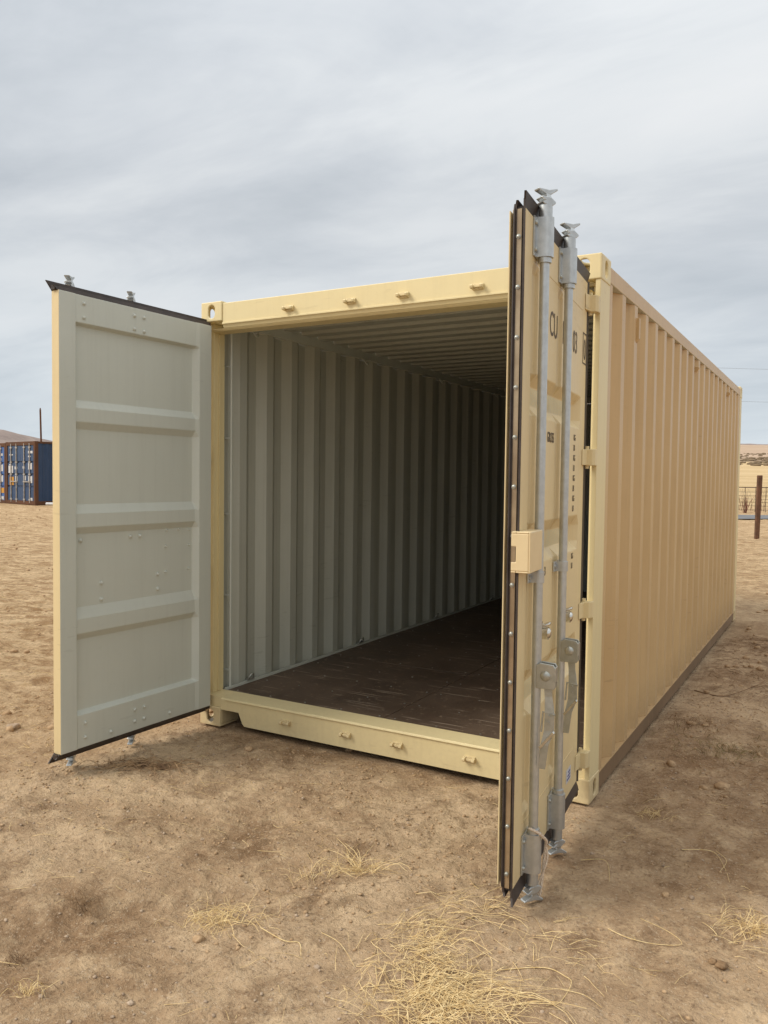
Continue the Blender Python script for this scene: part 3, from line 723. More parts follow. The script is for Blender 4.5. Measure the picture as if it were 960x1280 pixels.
        mb.tube([(cu - .016, -.010, cz + .020), (cu - .012, -.036, cz + .030), (cu + .012, -.036, cz + .030), (cu + .016, -.010, cz + .020)], .006, 8)
        mb.build('handle_catch', M_CHROME, root, bevel=.001)
    # ---- hinges
    for z in (2.350, 1.646, .936, .226):
        mb = MB(xf); mb.prism([(-.036, -.020), (.010, -.012), (.050, -.004), (.050, -.001), (-.006, -.001), (-.030, .006)], z - .036, z + .036, 2)
        mb.build('hinge_blade', M_TANR, root, bevel=.003)
    # ---- bolt heads on the inner face
    if s > 0:
        pts = [(.915, 2.403), (.915, 2.332), (.589, 2.400), (.522, 2.400), (.589, 2.328), (.522, 2.325),
               (.589, .245), (.522, .245), (.589, .180), (.522, .180), (.915, .255), (.915, .180), (.75, .165), (.33, .165)]
        for u, z in pts:
            mb = MB(xf); mb.tube([(u, TH - .006, z), (u, TH - .003, z)], .011, 8); mb.dome((u, TH - .003, z), (0, 1, 0), .009, .007, 8); mb.build('bolt_head', M_GREY, root)
        for u, z, r in [(.92, 1.199, .010), (.596, 1.202, .010), (.528, 1.202, .010), (.333, 1.224, .005), (.239, 1.224, .006), (.155, 1.22, .005), (.339, 1.132, .006), (.155, 1.129, .005), (.79, .967, .009), (.79, .880, .009), (.399, .976, .009), (.399, .890, .010), (.339, .984, .006), (.161, .987, .005)]:
            mb = MB(xf); mb.tube([(u, .022, z), (u, .026, z)], r * 1.25, 8); mb.dome((u, .026, z), (0, 1, 0), r, .009, 8); mb.build('rivet', M_GREY, root)
    return root, xf
rodsL = (.540, .938); rodsR = (.556, .962)
dl, _ = door('door', (.0440, -.0155, 0), math.atan2(-1.109, -.033), 1, 1.066, .968, rodsL, 'left door leaf swung out showing its grey ribbed inner face')
dr, xfr = door('door', (2.392, -.060, 0), math.atan2(-1.105, .099), -1, 1.109, 1.008, rodsR, 'right door leaf seen from its tan outside with two galvanised lock rods', TH=.046)
# hinge lugs on the posts
for s in (0, 1):
    for z in (2.350, 1.646, .936, .226):
        def X_(x): return x if s == 0 else CW - x
        mb = MB(); a, b = sorted((X_(-.004), X_(.040)))
        mb.prism([(X_(.030), .0055), (X_(.001), .0055), (X_(.001), -.030), (X_(.010), -.047), (X_(.036), -.054), (X_(.056), -.044), (X_(.060), -.026), (X_(.050), -.012)], z - .038, z + .038, 2)
        mb.tube([(X_(.040), -.032, z - .052), (X_(.040), -.032, z + .052)], .0115, 12)
        mb.build('hinge_lug', M_TANR, box, bevel=.003)
    mb = MB(); a, b = sorted(((.051 if s == 0 else CW - .051), (.060 if s == 0 else CW - .060)))
    mb.box(a, b, .10, .112, .19, 2.41); mb.build('seal_strip', M_TAN, box)
# lock box on the right leaf
mb = MB(xfr); W_ = 1.109
u0, u1, d0, d1, za, zb = .992, 1.158, .016, -.050, 1.228, 1.366
mb.box(u0, u1, d1, d1 + .006, za, zb)                                   # outer face
mb.box(u0, u1, d1 + .006, -.001, zb - .006, zb); mb.box(u0, u1, d1 + .006, -.001, za, za + .006)
mb.prism([(d1 + .006, za + .006), (d0, za + .006), (d0, za + .036), (d0 - .016, za + .036), (d0 - .016, za + .088), (d0, za + .088), (d0, zb - .006), (d1 + .006, zb - .006)], u1 - .006, u1, 0)
mb.box(u1 - .04, u1, -.001, d0, zb - .006, zb); mb.box(u1 - .04, u1, -.001, d0, za, za + .006)
mb.build('lock_box', simple('pale_tan_paint', (.74, .58, .34), .4, 0, (.70, .54, .31), 9), dr, bevel=.004)
# small corner pad of the dark seal at the casting (right side, top)
# stencilled marking on the right leaf
def text(body, u, z, h, m=M_INK, squash=.62, name='stencil_marking', d=.0012, parent=None, bold=0.0, depth=0.0):
    cu = bpy.data.curves.new('t', 'FONT'); cu.body = body; cu.size = h / .72; cu.extrude = .0004; cu.offset = bold; cu.align_x = 'LEFT'
    o = bpy.data.objects.new('t', cu); COL.objects.link(o)
    dg = bpy.context.evaluated_depsgraph_get(); me = bpy.data.meshes.new_from_object(o.evaluated_get(dg)); bpy.data.objects.remove(o)
    for v in me.vertices:
        x, y, zz_ = v.co; v.co = (u - x * squash, d + zz_ - depth, z + y)
    me.materials.clear()
    ob = meshobj(name, me, parent or dr, [m]); return ob
text('CU', .737, 2.088, .095, squash=.72)
text('1', .522, 2.088, .095, squash=.72)
text('03', .305, 2.088, .095, squash=.72)
text('0', .064, 2.088, .095, squash=.72)
mb = MB(xfr)
for a, b, c, d in ((.000, .083, 2.200, 2.206), (.000, .083, 2.066, 2.072), (.078, .083, 2.066, 2.206), (.000, .005, 2.066, 2.206)): mb.box(a, b, -.0018, -.0006, c, d)
mb.build('stencil_box', M_INK, dr)
text('GROSS', .742, 1.684, .040, squash=.66, bold=.0)
zc = 1.712
for i, tx in enumerate(['KG', 'LB', 'KG', 'LB', 'KG', 'LB', 'KG', 'LB']):
    text(tx, .244, zc, .027, squash=.8, bold=.0); zc -= .044
for i, tx in enumerate(['KG', 'LB']): text(tx, .244, 1.196 - i * .042, .026, squash=.8, bold=.0)
text('3', .742, 1.176, .034, squash=.8, bold=.0008)
mb = MB(xfr); mb.box(.150, .245, -.0016, -.0004, .195, .255); st = mb.build('sticker', M_DECAL, dr)
mb = MB(xfr)
for i in range(3): mb.box(.165, .230 - .012 * i, -.0026, -.0017, .205 + i * .015, .212 + i * .015)
mb.build('sticker_print', M_BLUEINK, dr)

# ------------------------------------------------------------------ cord tied round the front lock rod
def door_pt(u, d, z): return dr.matrix_basis @ Vector((u, -d, z))
dr_m = Matrix.LocRotScale(dr.location, dr.rotation_euler.to_quaternion(), None)
def DP(u, d, z): return dr_m @ Vector((u, -d, z))
cp = [(.990, -.024, .300), (.985, -.050, .290), (.966, -.066, .270), (.940, -.074, .245), (.925, -.070, .225), (.922, -.066, .190), (.926, -.064, .15), (.930, -.060, .10), (.940, -.056, .055), (.944, -.052, .030)]
def smooth_path(pts, n=8):
    P = [Vector(p) for p in pts]; out = []
    for i in range(len(P) - 1):
        a, b, c, d = P[max(i - 1, 0)], P[i], P[i + 1], P[min(i + 2, len(P) - 1)]
        for k in range(n):
            t = k / n; out.append(.5 * ((2 * b) + (c - a) * t + (2 * a - 5 * b + 4 * c - d) * t * t + (-a + 3 * b - 3 * c + d) * t ** 3))
    out.append(P[-1]); return out
pts = smooth_path([DP(*p) for p in cp], 10)
mb = MB()
for ph in (0, 2.09, 4.18):
    q = []
    for i, p in enumerate(pts): a = i * .55 + ph; q.append(p + Vector((math.cos(a), math.sin(a), 0)) * .0028 + Vector((0, 0, math.sin(a) * .001)))
    mb.tube(q, .0034, 6)
q = [p + Vector((.010 * math.sin(i * .15), .008 * math.cos(i * .12), 0)) for i, p in enumerate(pts[45:])]; mb.tube(q, .0036, 6)
mb.build('cord', M_ROPE, None, recalc=False, label='thin pale braided cord tied round the foot of the nearest lock rod', cat='cord')

# ------------------------------------------------------------------ blue containers across the yard
M_BLUE = paint('faded_blue_paint', (.035, .068, .145), (.045, .085, .165), rough=.5, dirt=.45, grime=(.10, .09, .08), rust=.12)
M_BLUE2 = paint('bright_blue_paint', (.05, .12, .33), (.07, .15, .36), rough=.5, dirt=.3, grime=(.12, .12, .12))
M_BROWN = paint('rust_brown_frame', (.13, .052, .022), (.085, .04, .02), rough=.75, dirt=.6, grime=(.05, .03, .02))
M_WHITE = simple('white_decal', (.62, .62, .62), .6, 0, (.5, .5, .5), 20)
M_ORANGE = simple('orange_decal', (.60, .30, .05), .6, 0, (.5, .25, .05), 20)
M_RODG = simple('worn_rod', (.50, .49, .47), .5, .3, (.35, .30, .25), 10)
def far_container(org, rz, blue, blue_side, label, marks):
    r = empty('shipping_container', org, rz, label=label, cat='shipping container', group='blue containers parked across the yard')
    mb = MB()
    for x in (0, CW - .12):
        for y in (0, CL - .15): mb.box(x, x + .12, y, y + .15, .0, CH)
    for y in (0, CL - .10):
        mb.box(.12, CW - .12, y + .003, y + .097, CH - .16, CH - .005); mb.box(.12, CW - .12, y + .003, y + .097, .02, .17)
    for x in (.003, CW - .08): mb.box(x, x + .077, .15, CL - .15, CH - .09, CH - .01); mb.box(x, x + .077, .15, CL - .15, .02, .17)
    mb.build('frame', M_BROWN, r, bevel=.008)
    mb = MB(); mb.box(.05, CW - .05, .05, CL - .05, CH - .045, CH - .02); mb.build('roof', M_BROWN, r)
    pro = corr(.15, CL - .15, .3, .278, .036, .072, .068, .07)
    for s in (0, 1):
        b0 = .02 if s == 0 else CW - .02; sg = 1 if s == 0 else -1
        mb = MB(); n = len(pro); vs = [(b0 + sg * q[1], q[0], z) for z in (.17, CH - .09) for q in pro] + [(b0 + sg * (q[1] + .004), q[0], z) for z in (.17, CH - .09) for q in pro]
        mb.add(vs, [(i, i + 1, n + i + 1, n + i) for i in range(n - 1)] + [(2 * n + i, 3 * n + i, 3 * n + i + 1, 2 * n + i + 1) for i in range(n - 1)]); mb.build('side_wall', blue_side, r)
    mb = MB(); mb.box(.12, CW - .12, CL - .06, CL - .02, .17, CH - .16); mb.build('end_wall', blue, r)
    mid = CW / 2
    for k, (a, b) in enumerate(((.125, mid - .004), (mid + .004, CW - .125))):
        mb = MB(); zz = [.175, .72, .79, 1.22, 1.29, 1.72, 1.79, CH - .165]
        for i in range(0, 8, 2): mb.box(a, b, .03, .07, zz[i], zz[i + 1])
        for i in (1, 3, 5): mb.box(a + .002, b - .002, .062, .085, zz[i] + .001, zz[i + 1] - .001)
        d = mb.build('door', blue, r)
        for ru in (a + .32, b - .32) if k == 0 else (a + .32, b - .32):
            mb = MB(); mb.tube([(ru, .005, .10), (ru, .005, CH - .08)], .024, 8)
            for z in (.22, .95, 1.25, 1.75, CH - .24): mb.box(ru - .07, ru + .07, -.012, .03, z - .03, z + .03)
            mb.build('lock_rod', M_RODG, d)
        mb = MB(); mb.box(a + .30, b - .28, -.035, -.015, .93, .97); mb.build('handle', M_RODG, d)
    for (x, z, w, h, m) in marks:
        mb = MB(); mb.box(x, x + w, .022, .0285, z, z + h); mb.build('marking', (M_WHITE, M_ORANGE)[m], r)
    return r
# two of them side by side, seen three-quarter on
D0 = 32.3
pc = at(D0, (43.5 - 480) / 1004.9 * D0)                        # near corner between front and side face
view = math.atan2(pc.y - CAM.y, pc.x - CAM.x)
rz = view - math.pi / 2 - R(62.5)                                # container +y axis, front face normal is -y
wx = Vector((math.cos(rz), math.sin(rz), 0))
o1 = pc - wx * CW
mk = [(.28, 2.03, .30, .05, 0), (.2, 1.30, .38, .30, 0), (.26, 1.62, .22, .05, 0), (.72, 1.45, .22, .12, 0), (.30, .80, .34, .34, 1), (.76, .90, .2, .28, 0), (1.85, 2.1, .36, .10, 0), (1.85, 1.95, .2, .06, 0), (1.4, 1.48, .18, .1, 0), (1.85, 1.45, .3, .26, 0), (1.85, .90, .32, .28, 0), (1.45, 1.0, .2, .2, 0), (2.0, .18, .18, .12, 0)]
M_BLUE_DARK = paint('darker_faded_blue_paint', (.020, .045, .10), (.028, .058, .125), rough=.5, dirt=.35, grime=(.08, .07, .06), rust=.10)  # darker tone of the faded blue, for the side walls
far_container(o1, rz, M_BLUE, M_BLUE_DARK, 'weathered blue container with rusty corner posts and four pale lock rods, nearer the left door', mk)
o2 = o1 - wx * (CW + .06) + Vector((0, 0, -.03))
far_container(o2, rz + R(.5), M_BLUE2, M_BLUE2, 'brighter blue container with orange label low on its door, cut by the left photo edge', [(1.85, 2.05, .3, .1, 0), (1.85, 1.85, .2, .1, 0), (1.85, 1.40, .32, .28, 0), (1.85, .95, .32, .28, 0), (1.95, .48, .3, .22, 1), (1.9, .2, .32, .14, 0)])

# rusty pole behind them
p = at(44, (51.5 - 480) / 1004.9 * 44 + .0)
mb = MB(); mb.tube([(0, 0, -.3), (0.02, 0, 2.2), (-.06, 0, 4.62)], [.055, .052, .045], 10); mb.tube([(-.06, 0, 4.62), (-.06, 0, 4.70)], .03, 8)
o = mb.build('pole', M_BROWN, None, label='slim rusty brown pole rising behind the blue containers', cat='pole'); o.location = p
# pale pipe lying at the foot of the blue container
p = at(31.2, (63.0 - 480) / 1004.9 * 31.2)
mb = MB(); mb.tube([(-.25, 0, .12), (.9, .25, .14)], .055, 10); o = mb.build('pipe', M_WHITE, None, label='short white pipe lying by the foot of the weathered blue container', cat='pipe'); o.location = p

# ------------------------------------------------------------------ fence and post at the right
M_POST = simple('rusty_steel_post', (.17, .085, .050), .85, 0, (.10, .055, .035), 8, .004, .2)
p = at(20, (948.7 - 480) / 1004.9 * 20)
mb = MB(); pts = [(-.062, -.045), (.062, -.045), (.068, .0), (.062, .045), (-.062, .045), (-.068, 0)]
mb.add([(x * (.92 if z < 0.8 else 1) * .86 + (-.03 if z < .5 else (.03 if z > 1.2 else 0)), y, z) for z in (-.3, .0, .8, 1.52, 1.58) for x, y in pts],
       [(i * 6 + k, i * 6 + (k + 1) % 6, i * 6 + 6 + (k + 1) % 6, i * 6 + 6 + k) for i in range(4) for k in range(6)] + [tuple(range(24, 30))])
o = mb.build('fence_post', M_POST, None, bevel=.01, label='thick rusty brown post standing alone in the dirt right of the tan container', cat='post'); o.location = p; o.rotation_euler = (0, R(-1.2), YAW)
M_WIRE = simple('dark_rusted_wire', (.060, .040, .030), .8, .2, (.10, .06, .04), 20)
DF = 34.0; lat0 = 13.4
pf = at(DF, lat0)
fence = empty('wire_fence', pf, YAW, label='low rusted wire mesh fence along the far side of the grey lane', cat='fence')
def fz(lx):
    w = fence.location + RT * lx; return gz(w.x, w.y) - pf.z
LX = np.arange(0, 14.01, 1.0)
for i, h in enumerate((.10, .27, .42, .56, .70, .86, 1.05)):
    mb = MB(); mb.tube([(x, .01 * math.sin(x * 2 + i), fz(x) + h + .008 * math.sin(x * 3 + i)) for x in LX], .008 if i < 6 else .019, 5); mb.build('wire', M_WIRE, fence)
for x in np.arange(.1, 14, .44):
    mb = MB(); mb.tube([(x, .012, fz(x) - .02), (x + .01, .012, fz(x) + 1.07)], .011, 5); mb.build('stay', M_WIRE, fence)
for x in (.05, 4.6, 9.2, 13.8):
    mb = MB(); mb.tube([(x, .04, fz(x) - .2), (x, .04, fz(x) + 1.25)], .035, 8); mb.build('post', M_WIRE, fence)
def weed(name, loc, n, h, spread, m, r0, label, cat, seg=4, lean=.6, group=None, flat=False):
    rs = random.Random(hash((round(loc[0], 2), round(loc[1], 2), n)) & 0xffff); mb = MB()
    for _ in range(n):
        a = rs.uniform(0, 2 * math.pi); L_ = h * rs.uniform(.45, 1.15); b = rs.uniform(0, spread); bx, by = b * math.cos(a + rs.uniform(-1, 1)), b * math.sin(a + rs.uniform(-1, 1))
        ln_ = rs.uniform(.1, lean); pts = []
        for k in range(seg + 1):
            t = k / seg; out = L_ * ln_ * t ** 1.6; pts.append((bx + math.cos(a) * out + rs.uniform(-.02, .02) * L_, by + math.sin(a) * out + rs.uniform(-.02, .02) * L_, L_ * (t - .25 * ln_ * t * t) * (1 - .35 * ln_)))
        mb.tube(pts, [r0 * (1 - .75 * k / seg) for k in range(seg + 1)], 3, caps=False)
    o = mb.build(name, m, None, recalc=False, label=label, cat=cat, group=group); o.location = loc; return o
M_WEED = simple('rusty_dry_weed', (.22, .07, .045), .9, 0, (.14, .06, .04), 6)
p = at(33.2, (932 - 480) / 1004.9 * 33.2); weed('weed_clump', p, 16, 1.0, .14, M_WEED, .012, 'tall reddish dry weeds growing up through the wire fence', 'weeds')
p = at(35.6, (938 - 480) / 1004.9 * 35.6); weed('weed_clump', p, 34, 1.15, 1.1, M_DEADGRASS, .010, 'loose brown dead weeds standing behind the wire fence', 'weeds', lean=.3)
# low scrub dotted over the far plain
rs = np.random.RandomState(77); V = []; F = []
for i in range(900):
    D = 240 * 10 ** rs.uniform(0, .62); lat = rs.uniform(.30, .62) * D if i % 4 else rs.uniform(-.62, -.36) * D; p = at(D, lat); r = rs.uniform(.25, .7) * (1 + D / 500)
    v = IV0 * (1 + .3 * rs.uniform(-1, 1, (12, 1))) * np.array([r * 1.6, r * 1.6, r * .6]) + np.array([p.x, p.y, p.z + r * .2]); F += [tuple(12 * i + k for k in f) for f in IF0]; V += [tuple(q) for q in v]
me = bpy.data.meshes.new('scrub'); me.from_pydata(V, [], F)
tag(meshobj('scrub', me, None, [simple('grey_brown_scrub', (.22, .16, .10), .95, 0, (.14, .10, .06), .3, 0, .1)]), 'low dark scrub dotted over the far plain', 'scrub', kind='stuff')
# overhead cables, far off
M_CAB = simple('weathered_cable', (.22, .23, .24), .7)
for z, lab in ((10.15, 'upper of two thin overhead cables behind the tan container'), (7.65, 'lower of two thin overhead cables behind the tan container')):
    mb = MB(); mb.tube([at(62, 16 + i * 4.0, z + .010 * (i - 6) ** 2) for i in range(14)], .008, 5); mb.build('overhead_cable', M_CAB, None, label=lab, cat='cable', group='overhead cables')

# ------------------------------------------------------------------ ground litter
def pix_ground(px, py, z=0.0):
    M = cam.matrix_world.to_3x3(); d = M @ Vector(((px - 480) / 1004.893, -(py - 640) / 1004.893, -1)); t = (z - CAM.z) / d.z
    p = CAM + d * t; return p
IV, IF = icosa()
def scatter_stones(name, n, rmin, rmax, m, seed, region, clump=None, power=3.0):
    rs = np.random.RandomState(seed); P = []
    x0, x1, y0, y1 = region
    px = rs.uniform(x0, x1, n * 4); py = rs.uniform(y0, y1, n * 4)
    inside = (px > -.02) & (px < CW + .02) & (py > .0) & (py < CL)
    dens = np.clip(.5 + 1.6 * fbm(px, py, 1.1, 3, seed + 5), 0, 1); ok = (~inside) & (rs.rand(n * 4) < dens)
    px, py = px[ok][:n], py[ok][:n]; n = len(px)
    r = rmin + (rmax - rmin) * rs.rand(n) ** power
    pz = ground_z(px, py)
    V = IV[None] * (1 + .28 * rs.uniform(-1, 1, (n, 12, 1)))
    sc3 = np.stack([rs.uniform(.8, 1.3, n), rs.uniform(.7, 1.1, n), rs.uniform(.45, .8, n)], -1)[:, None]
    a = rs.uniform(0, 6.28, n); c, s_ = np.cos(a), np.sin(a)
    V = V * sc3 * r[:, None, None]
    Vx = V[..., 0] * c[:, None] - V[..., 1] * s_[:, None]; Vy = V[..., 0] * s_[:, None] + V[..., 1] * c[:, None]
    V = np.stack([Vx + px[:, None], Vy + py[:, None], V[..., 2] + (pz + r * .15)[:, None]], -1).reshape(-1, 3)
    F = (IF[None] + (np.arange(n) * 12)[:, None, None]).reshape(-1, 3)
    me = bpy.data.meshes.new(name); me.vertices.add(len(V)); me.vertices.foreach_set('co', V.astype(np.float32).ravel())
    me.loops.add(F.size); me.loops.foreach_set('vertex_index', F.astype(np.int32).ravel()); me.polygons.add(len(F))
    me.polygons.foreach_set('loop_start', np.arange(0, F.size, 3, dtype=np.int32)); me.polygons.foreach_set('loop_total', np.full(len(F), 3, np.int32)); me.update(calc_edges=True)
    tag(meshobj(name, me, None, [m]), kind='stuff', cat='soil', label='')
    return n
def stuff(name, label, cat): 
    o = bpy.data.objects[name]; o['label'] = label; o['category'] = cat
scatter_stones('soil_crumbs', 18000, .0014, .010, M_CLOD, 401, (-1.6, 4.6, -2.9, 2.5), power=5.0); stuff('soil_crumbs', 'small brown crumbs of dry soil scattered over the dirt', 'soil')
scatter_stones('pale_pebbles', 5200, .0014, .0085, M_STONE, 402, (-1.6, 4.6, -2.9, 2.5)); stuff('pale_pebbles', 'tiny pale pebbles scattered over the dirt', 'pebbles')
scatter_stones('yard_clods', 6000, .006, .035, M_CLOD, 403, (-22, 0.0, -2, 24)); stuff('yard_clods', 'lumps of loose dry earth across the open yard on the left', 'soil')
scatter_stones('lane_clods', 3000, .006, .035, M_CLOD, 404, (2.6, 9.0, 0, 20)); stuff('lane_clods', 'lumps of loose earth beside and beyond the right wall', 'soil')

def straw_mesh(name, items, m, label, cat, kind=None, group=None, loc=None):
    """items: list of (path, radius)"""
    mb = MB()
    for pts, r in items:
        k = len(pts) - 1; mb.tube(pts, [r * (1 - .45 * i / k) for i in range(k + 1)], 3, caps=False, smooth=False)
    o = mb.build(name, m, None, recalc=False, label=label, cat=cat, kind=kind, group=group)
    return o
def lying(rs, x, y, L_, a, curve, lift, seg=6, tilt=.0):
    pts = []; px, py = x, y
    for k in range(seg + 1):
        z = gz(px, py); t = k / seg
        pts.append((px, py, z + .003 + lift * math.sin(math.pi * t) + tilt * t)); a += curve / seg * rs.uniform(.3, 1.7)
        px += math.cos(a) * L_ / seg; py += math.sin(a) * L_ / seg
    return pts
# the straw heap at the bottom of the picture
rs = random.Random(5); items = []
heap = [(pix_ground(530, 1240), .22, 380, .09), (pix_ground(540, 1262), .14, 260, .08), (pix_ground(540, 1255), .16, 60, .17), (pix_ground(525, 1178), .15, 150, .10), (pix_ground(600, 1262), .15, 80, .15), (pix_ground(585, 1140), .14, 50, .13), (pix_ground(690, 1200), .16, 26, .10)]
for c, sp, n, L_ in heap:
    for _ in range(n):
        x = c.x + rs.gauss(0, sp * .5); y = c.y + rs.gauss(0, sp * .5); ll = L_ * rs.uniform(.35, 1.5)
        items.append((lying(rs, x, y, ll, rs.gauss(.45, 1.0), rs.gauss(0, .40), rs.uniform(0, .014), 4, rs.uniform(-.0, .010)), rs.uniform(.0005, .0009) + .0008 * rs.random() ** 3))
straw_mesh('straw_heap', items, M_STRAW, 'flat heap of golden straw lying on the dirt at the bottom of the photo', 'straw')
# straw bits spread everywhere near
items = []
for _ in range(4200):
    x = rs.uniform(-1.2, 4.3); y = rs.uniform(-2.9, 2.6)
    if -.05 < x < CW + .05 and y > -.05: continue
    if rs.random() > .35 + 1.3 * float(fbm(np.array(x), np.array(y), .9, 2, 601)): continue
    items.append((lying(rs, x, y, rs.uniform(.01, .04) + .09 * rs.random() ** 4, rs.uniform(0, 6.28), rs.gauss(0, .5), rs.uniform(0, .004), 3), rs.uniform(.0005, .0010)))
straw_mesh('loose_straw', items, M_STRAW, 'short bits of straw scattered over the dirt', 'straw', kind='stuff')
items = []
for _ in range(1300):
    x = rs.uniform(-1.4, 4.4); y = rs.uniform(-2.9, 3.4)
    if -.05 < x < CW + .05 and y > -.05: continue
    if rs.random() > .3 + 1.4 * float(fbm(np.array(x), np.array(y), 1.4, 2, 607)): continue
    items.append((lying(rs, x, y, rs.uniform(.02, .09), rs.uniform(0, 6.28), rs.gauss(0, 1.2), rs.uniform(0, .008), 3), rs.uniform(.0007, .0014)))
straw_mesh('plant_litter', items, M_DEADGRASS, 'dark dead grass and rootlets trodden into the dirt', 'plant litter', kind='stuff')
items = []
for _ in range(4200):  # dead grass, thickened to deepen the weak shadow beside the wall
    x = rs.uniform(2.5, 5.2); y = rs.uniform(-.4, 6.0)
    if rs.random() > .4 + 1.5 * float(fbm(np.array(x), np.array(y), 1.1, 2, 617)): continue
    items.append((lying(rs, x, y, rs.uniform(.04, .16), rs.uniform(0, 6.28), rs.gauss(0, 1.2), rs.uniform(0, .02), 3), rs.uniform(.0009, .002)))
straw_mesh('side_litter', items, M_DEADGRASS, 'dead grass litter along the right wall, thickened to darken the shaded dirt', 'plant litter', kind='stuff')
items = []
for _ in range(3800):
    x = -.15 - 9 * rs.random() ** 1.5; y = rs.uniform(-2.4, 3) + 9 * rs.random() ** 2
    items.append((lying(rs, x, y, rs.uniform(.02, .10), rs.uniform(0, 6.28), rs.gauss(0, .6), rs.uniform(0, .008), 2), rs.uniform(.0008, .0018)))
straw_mesh('yard_straw', items, M_STRAW, 'straw bits strewn over the open yard behind the left door leaf', 'straw', kind='stuff')
# single long stalks
def stalk(pix, r, label, m=M_STRAW, lift=.006):
    P = []
    for (a, b) in pix: g_ = pix_ground(a, b); P.append(Vector((g_.x, g_.y, gz(g_.x, g_.y) + .004 + lift * (.5 + .5 * math.sin(a * .7)))))
    P = smooth_path(P, 5); mb = MB(); k = len(P) - 1; mb.tube(P, [r * (1 - .4 * i / k) for i in range(k + 1)], 4, caps=False)
    mb.build('dry_stalk', m, None, recalc=False, label=label, cat='dry stalk')
stalk([(625, 1218), (680, 1216), (706, 1226), (714, 1238), (700, 1260), (682, 1270)], .0020, 'long pale stalk curling in a wide hook to the right of the straw heap')
stalk([(760, 1170), (785, 1183), (820, 1187), (852, 1186), (835, 1170), (800, 1157)], .0017, 'thin pale stalk bent into an open loop on bare dirt right of the straw heap')
stalk([(726, 1079), (752, 1082), (760, 1088), (762, 1110)], .0015, 'pale stalk with a sharp right-angle bend near the foot of the right door leaf')
stalk([(852, 1070), (890, 1070), (905, 1085), (912, 1110)], .0016, 'forked dry stalk lying on the dirt in front of the right wall')
stalk([(895, 1068), (908, 1080), (900, 1096)], .0013, 'small dry twig crossing the forked stalk')
stalk([(326, 1167), (355, 1184), (374, 1188), (376, 1200)], .0020, 'broken pale stalk with a hooked end below the middle dry grass tuft')
stalk([(402, 1173), (425, 1190), (443, 1214)], .0014, 'straight thin stalk lying diagonally left of the straw heap')
stalk([(290, 1172), (303, 1185), (318, 1195)], .0012, 'short pale stalk just left of the broken hooked stalk')
stalk([(205, 1254), (237, 1255)], .0012, 'short level straw near the bottom left of the photo')
stalk([(322, 1061), (352, 1064)], .0012, 'tiny level straw in front of the sill')
stalk([(0, 1194), (26, 1200)], .0014, 'pale straw at the left edge of the photo, near the bottom')
stalk([(12, 1112), (36, 1112)], .0012, 'pale straw at the left edge, higher than the other one')
stalk([(700, 1246), (730, 1256), (752, 1266)], .0014, 'pale stalk running right from the hooked stalk')
stalk([(640, 1128), (610, 1143), (575, 1160), (545, 1180)], .0019, 'golden stalk reaching from the door foot to the straw heap')
stalk([(700, 888), (725, 882), (752, 880)], .0014, 'dark twig beside the right wall', M_DEADGRASS)
stalk([(868, 862), (905, 870), (948, 858)], .004, 'bent dark branch in the shade beside the right wall', M_DEADGRASS)
# tufts
def tuft(px, py, n, h, spread, m, r, label, lean=.9, cat='grass tuft', kind=None):
    g_ = pix_ground(px, py); rq = random.Random(int(px * 31 + py)); mb = MB(); main = rq.uniform(0, 6.28)
    for i in range(n):
        if rq.random() < .72:                                        # fallen stalks, crossing at random
            a = main + rq.gauss(0, .9) + (math.pi if rq.random() < .5 else 0)
            p = lying(rq, g_.x + rq.gauss(0, spread * 1.1), g_.y + rq.gauss(0, spread * .8), h * rq.uniform(.3, 1.3), a, rq.gauss(0, .8), rq.uniform(0, .03), 4, rq.uniform(0, .02))
        else:
            a = rq.uniform(0, 6.28); L_ = h * rq.uniform(.3, .9); bx, by = g_.x + rq.gauss(0, spread * .5), g_.y + rq.gauss(0, spread * .5); z0 = gz(bx, by); ln_ = rq.uniform(.4, 1.4); p = []
            for k in range(4): t = k / 3; p.append((bx + math.cos(a) * L_ * ln_ * t ** 1.5 + rq.uniform(-.06, .06) * L_, by + math.sin(a) * L_ * ln_ * t ** 1.5 + rq.uniform(-.06, .06) * L_, z0 + L_ * t * (1 - .45 * t * ln_)))
        k_ = len(p) - 1; rr_ = r * rq.uniform(.5, 1.1); mb.tube(p, [rr_ * (1 - .5 * i_ / k_) for i_ in range(k_ + 1)], 3, caps=False, smooth=False)
    return mb.build('dry_grass_tuft', m, None, recalc=False, label=label, cat=cat, kind=kind, group=None if kind else 'dry grass tufts')
tuft(447, 1082, 70, .15, .04, M_STRAW, .0014, 'loose upright straw tuft in front of the sill, left of the right door foot', 1.3)
tuft(392, 1085, 40, .09, .05, M_STRAW, .0011, 'small sparse straw tuft just left of the upright one', 1.4)
tuft(285, 1148, 90, .12, .07, M_STRAW, .0013, 'wide pale tuft in the middle of the lower left dirt', 1.5)
tuft(255, 1152, 50, .08, .05, M_STRAW, .0012, 'low bushy tuft touching the left of the wide pale tuft', 1.4)
tuft(107, 1130, 70, .05, .03, M_DEADGRASS, .0012, 'little round greyish tuft alone in the left dirt', 1.2)
tuft(22, 1193, 40, .05, .03, M_DEADGRASS, .0012, 'brown tuft at the left edge near the bottom', 1.2)
tuft(36, 1237, 40, .05, .025, M_STRAW, .0011, 'tiny straw tuft at the lower left corner', 1.2)
tuft(942, 1168, 110, .10, .05, M_STRAW, .0012, 'dense pale tuft at the right edge of the photo', 1.4)
tuft(820, 1022, 40, .07, .04, M_STRAW, .0011, 'thin straw tuft in front of the right wall corner', 1.4)
tuft(668, 1058, 40, .07, .05, M_DEADGRASS, .0010, 'brown wisps between the feet of the two lock rods', 1.3)
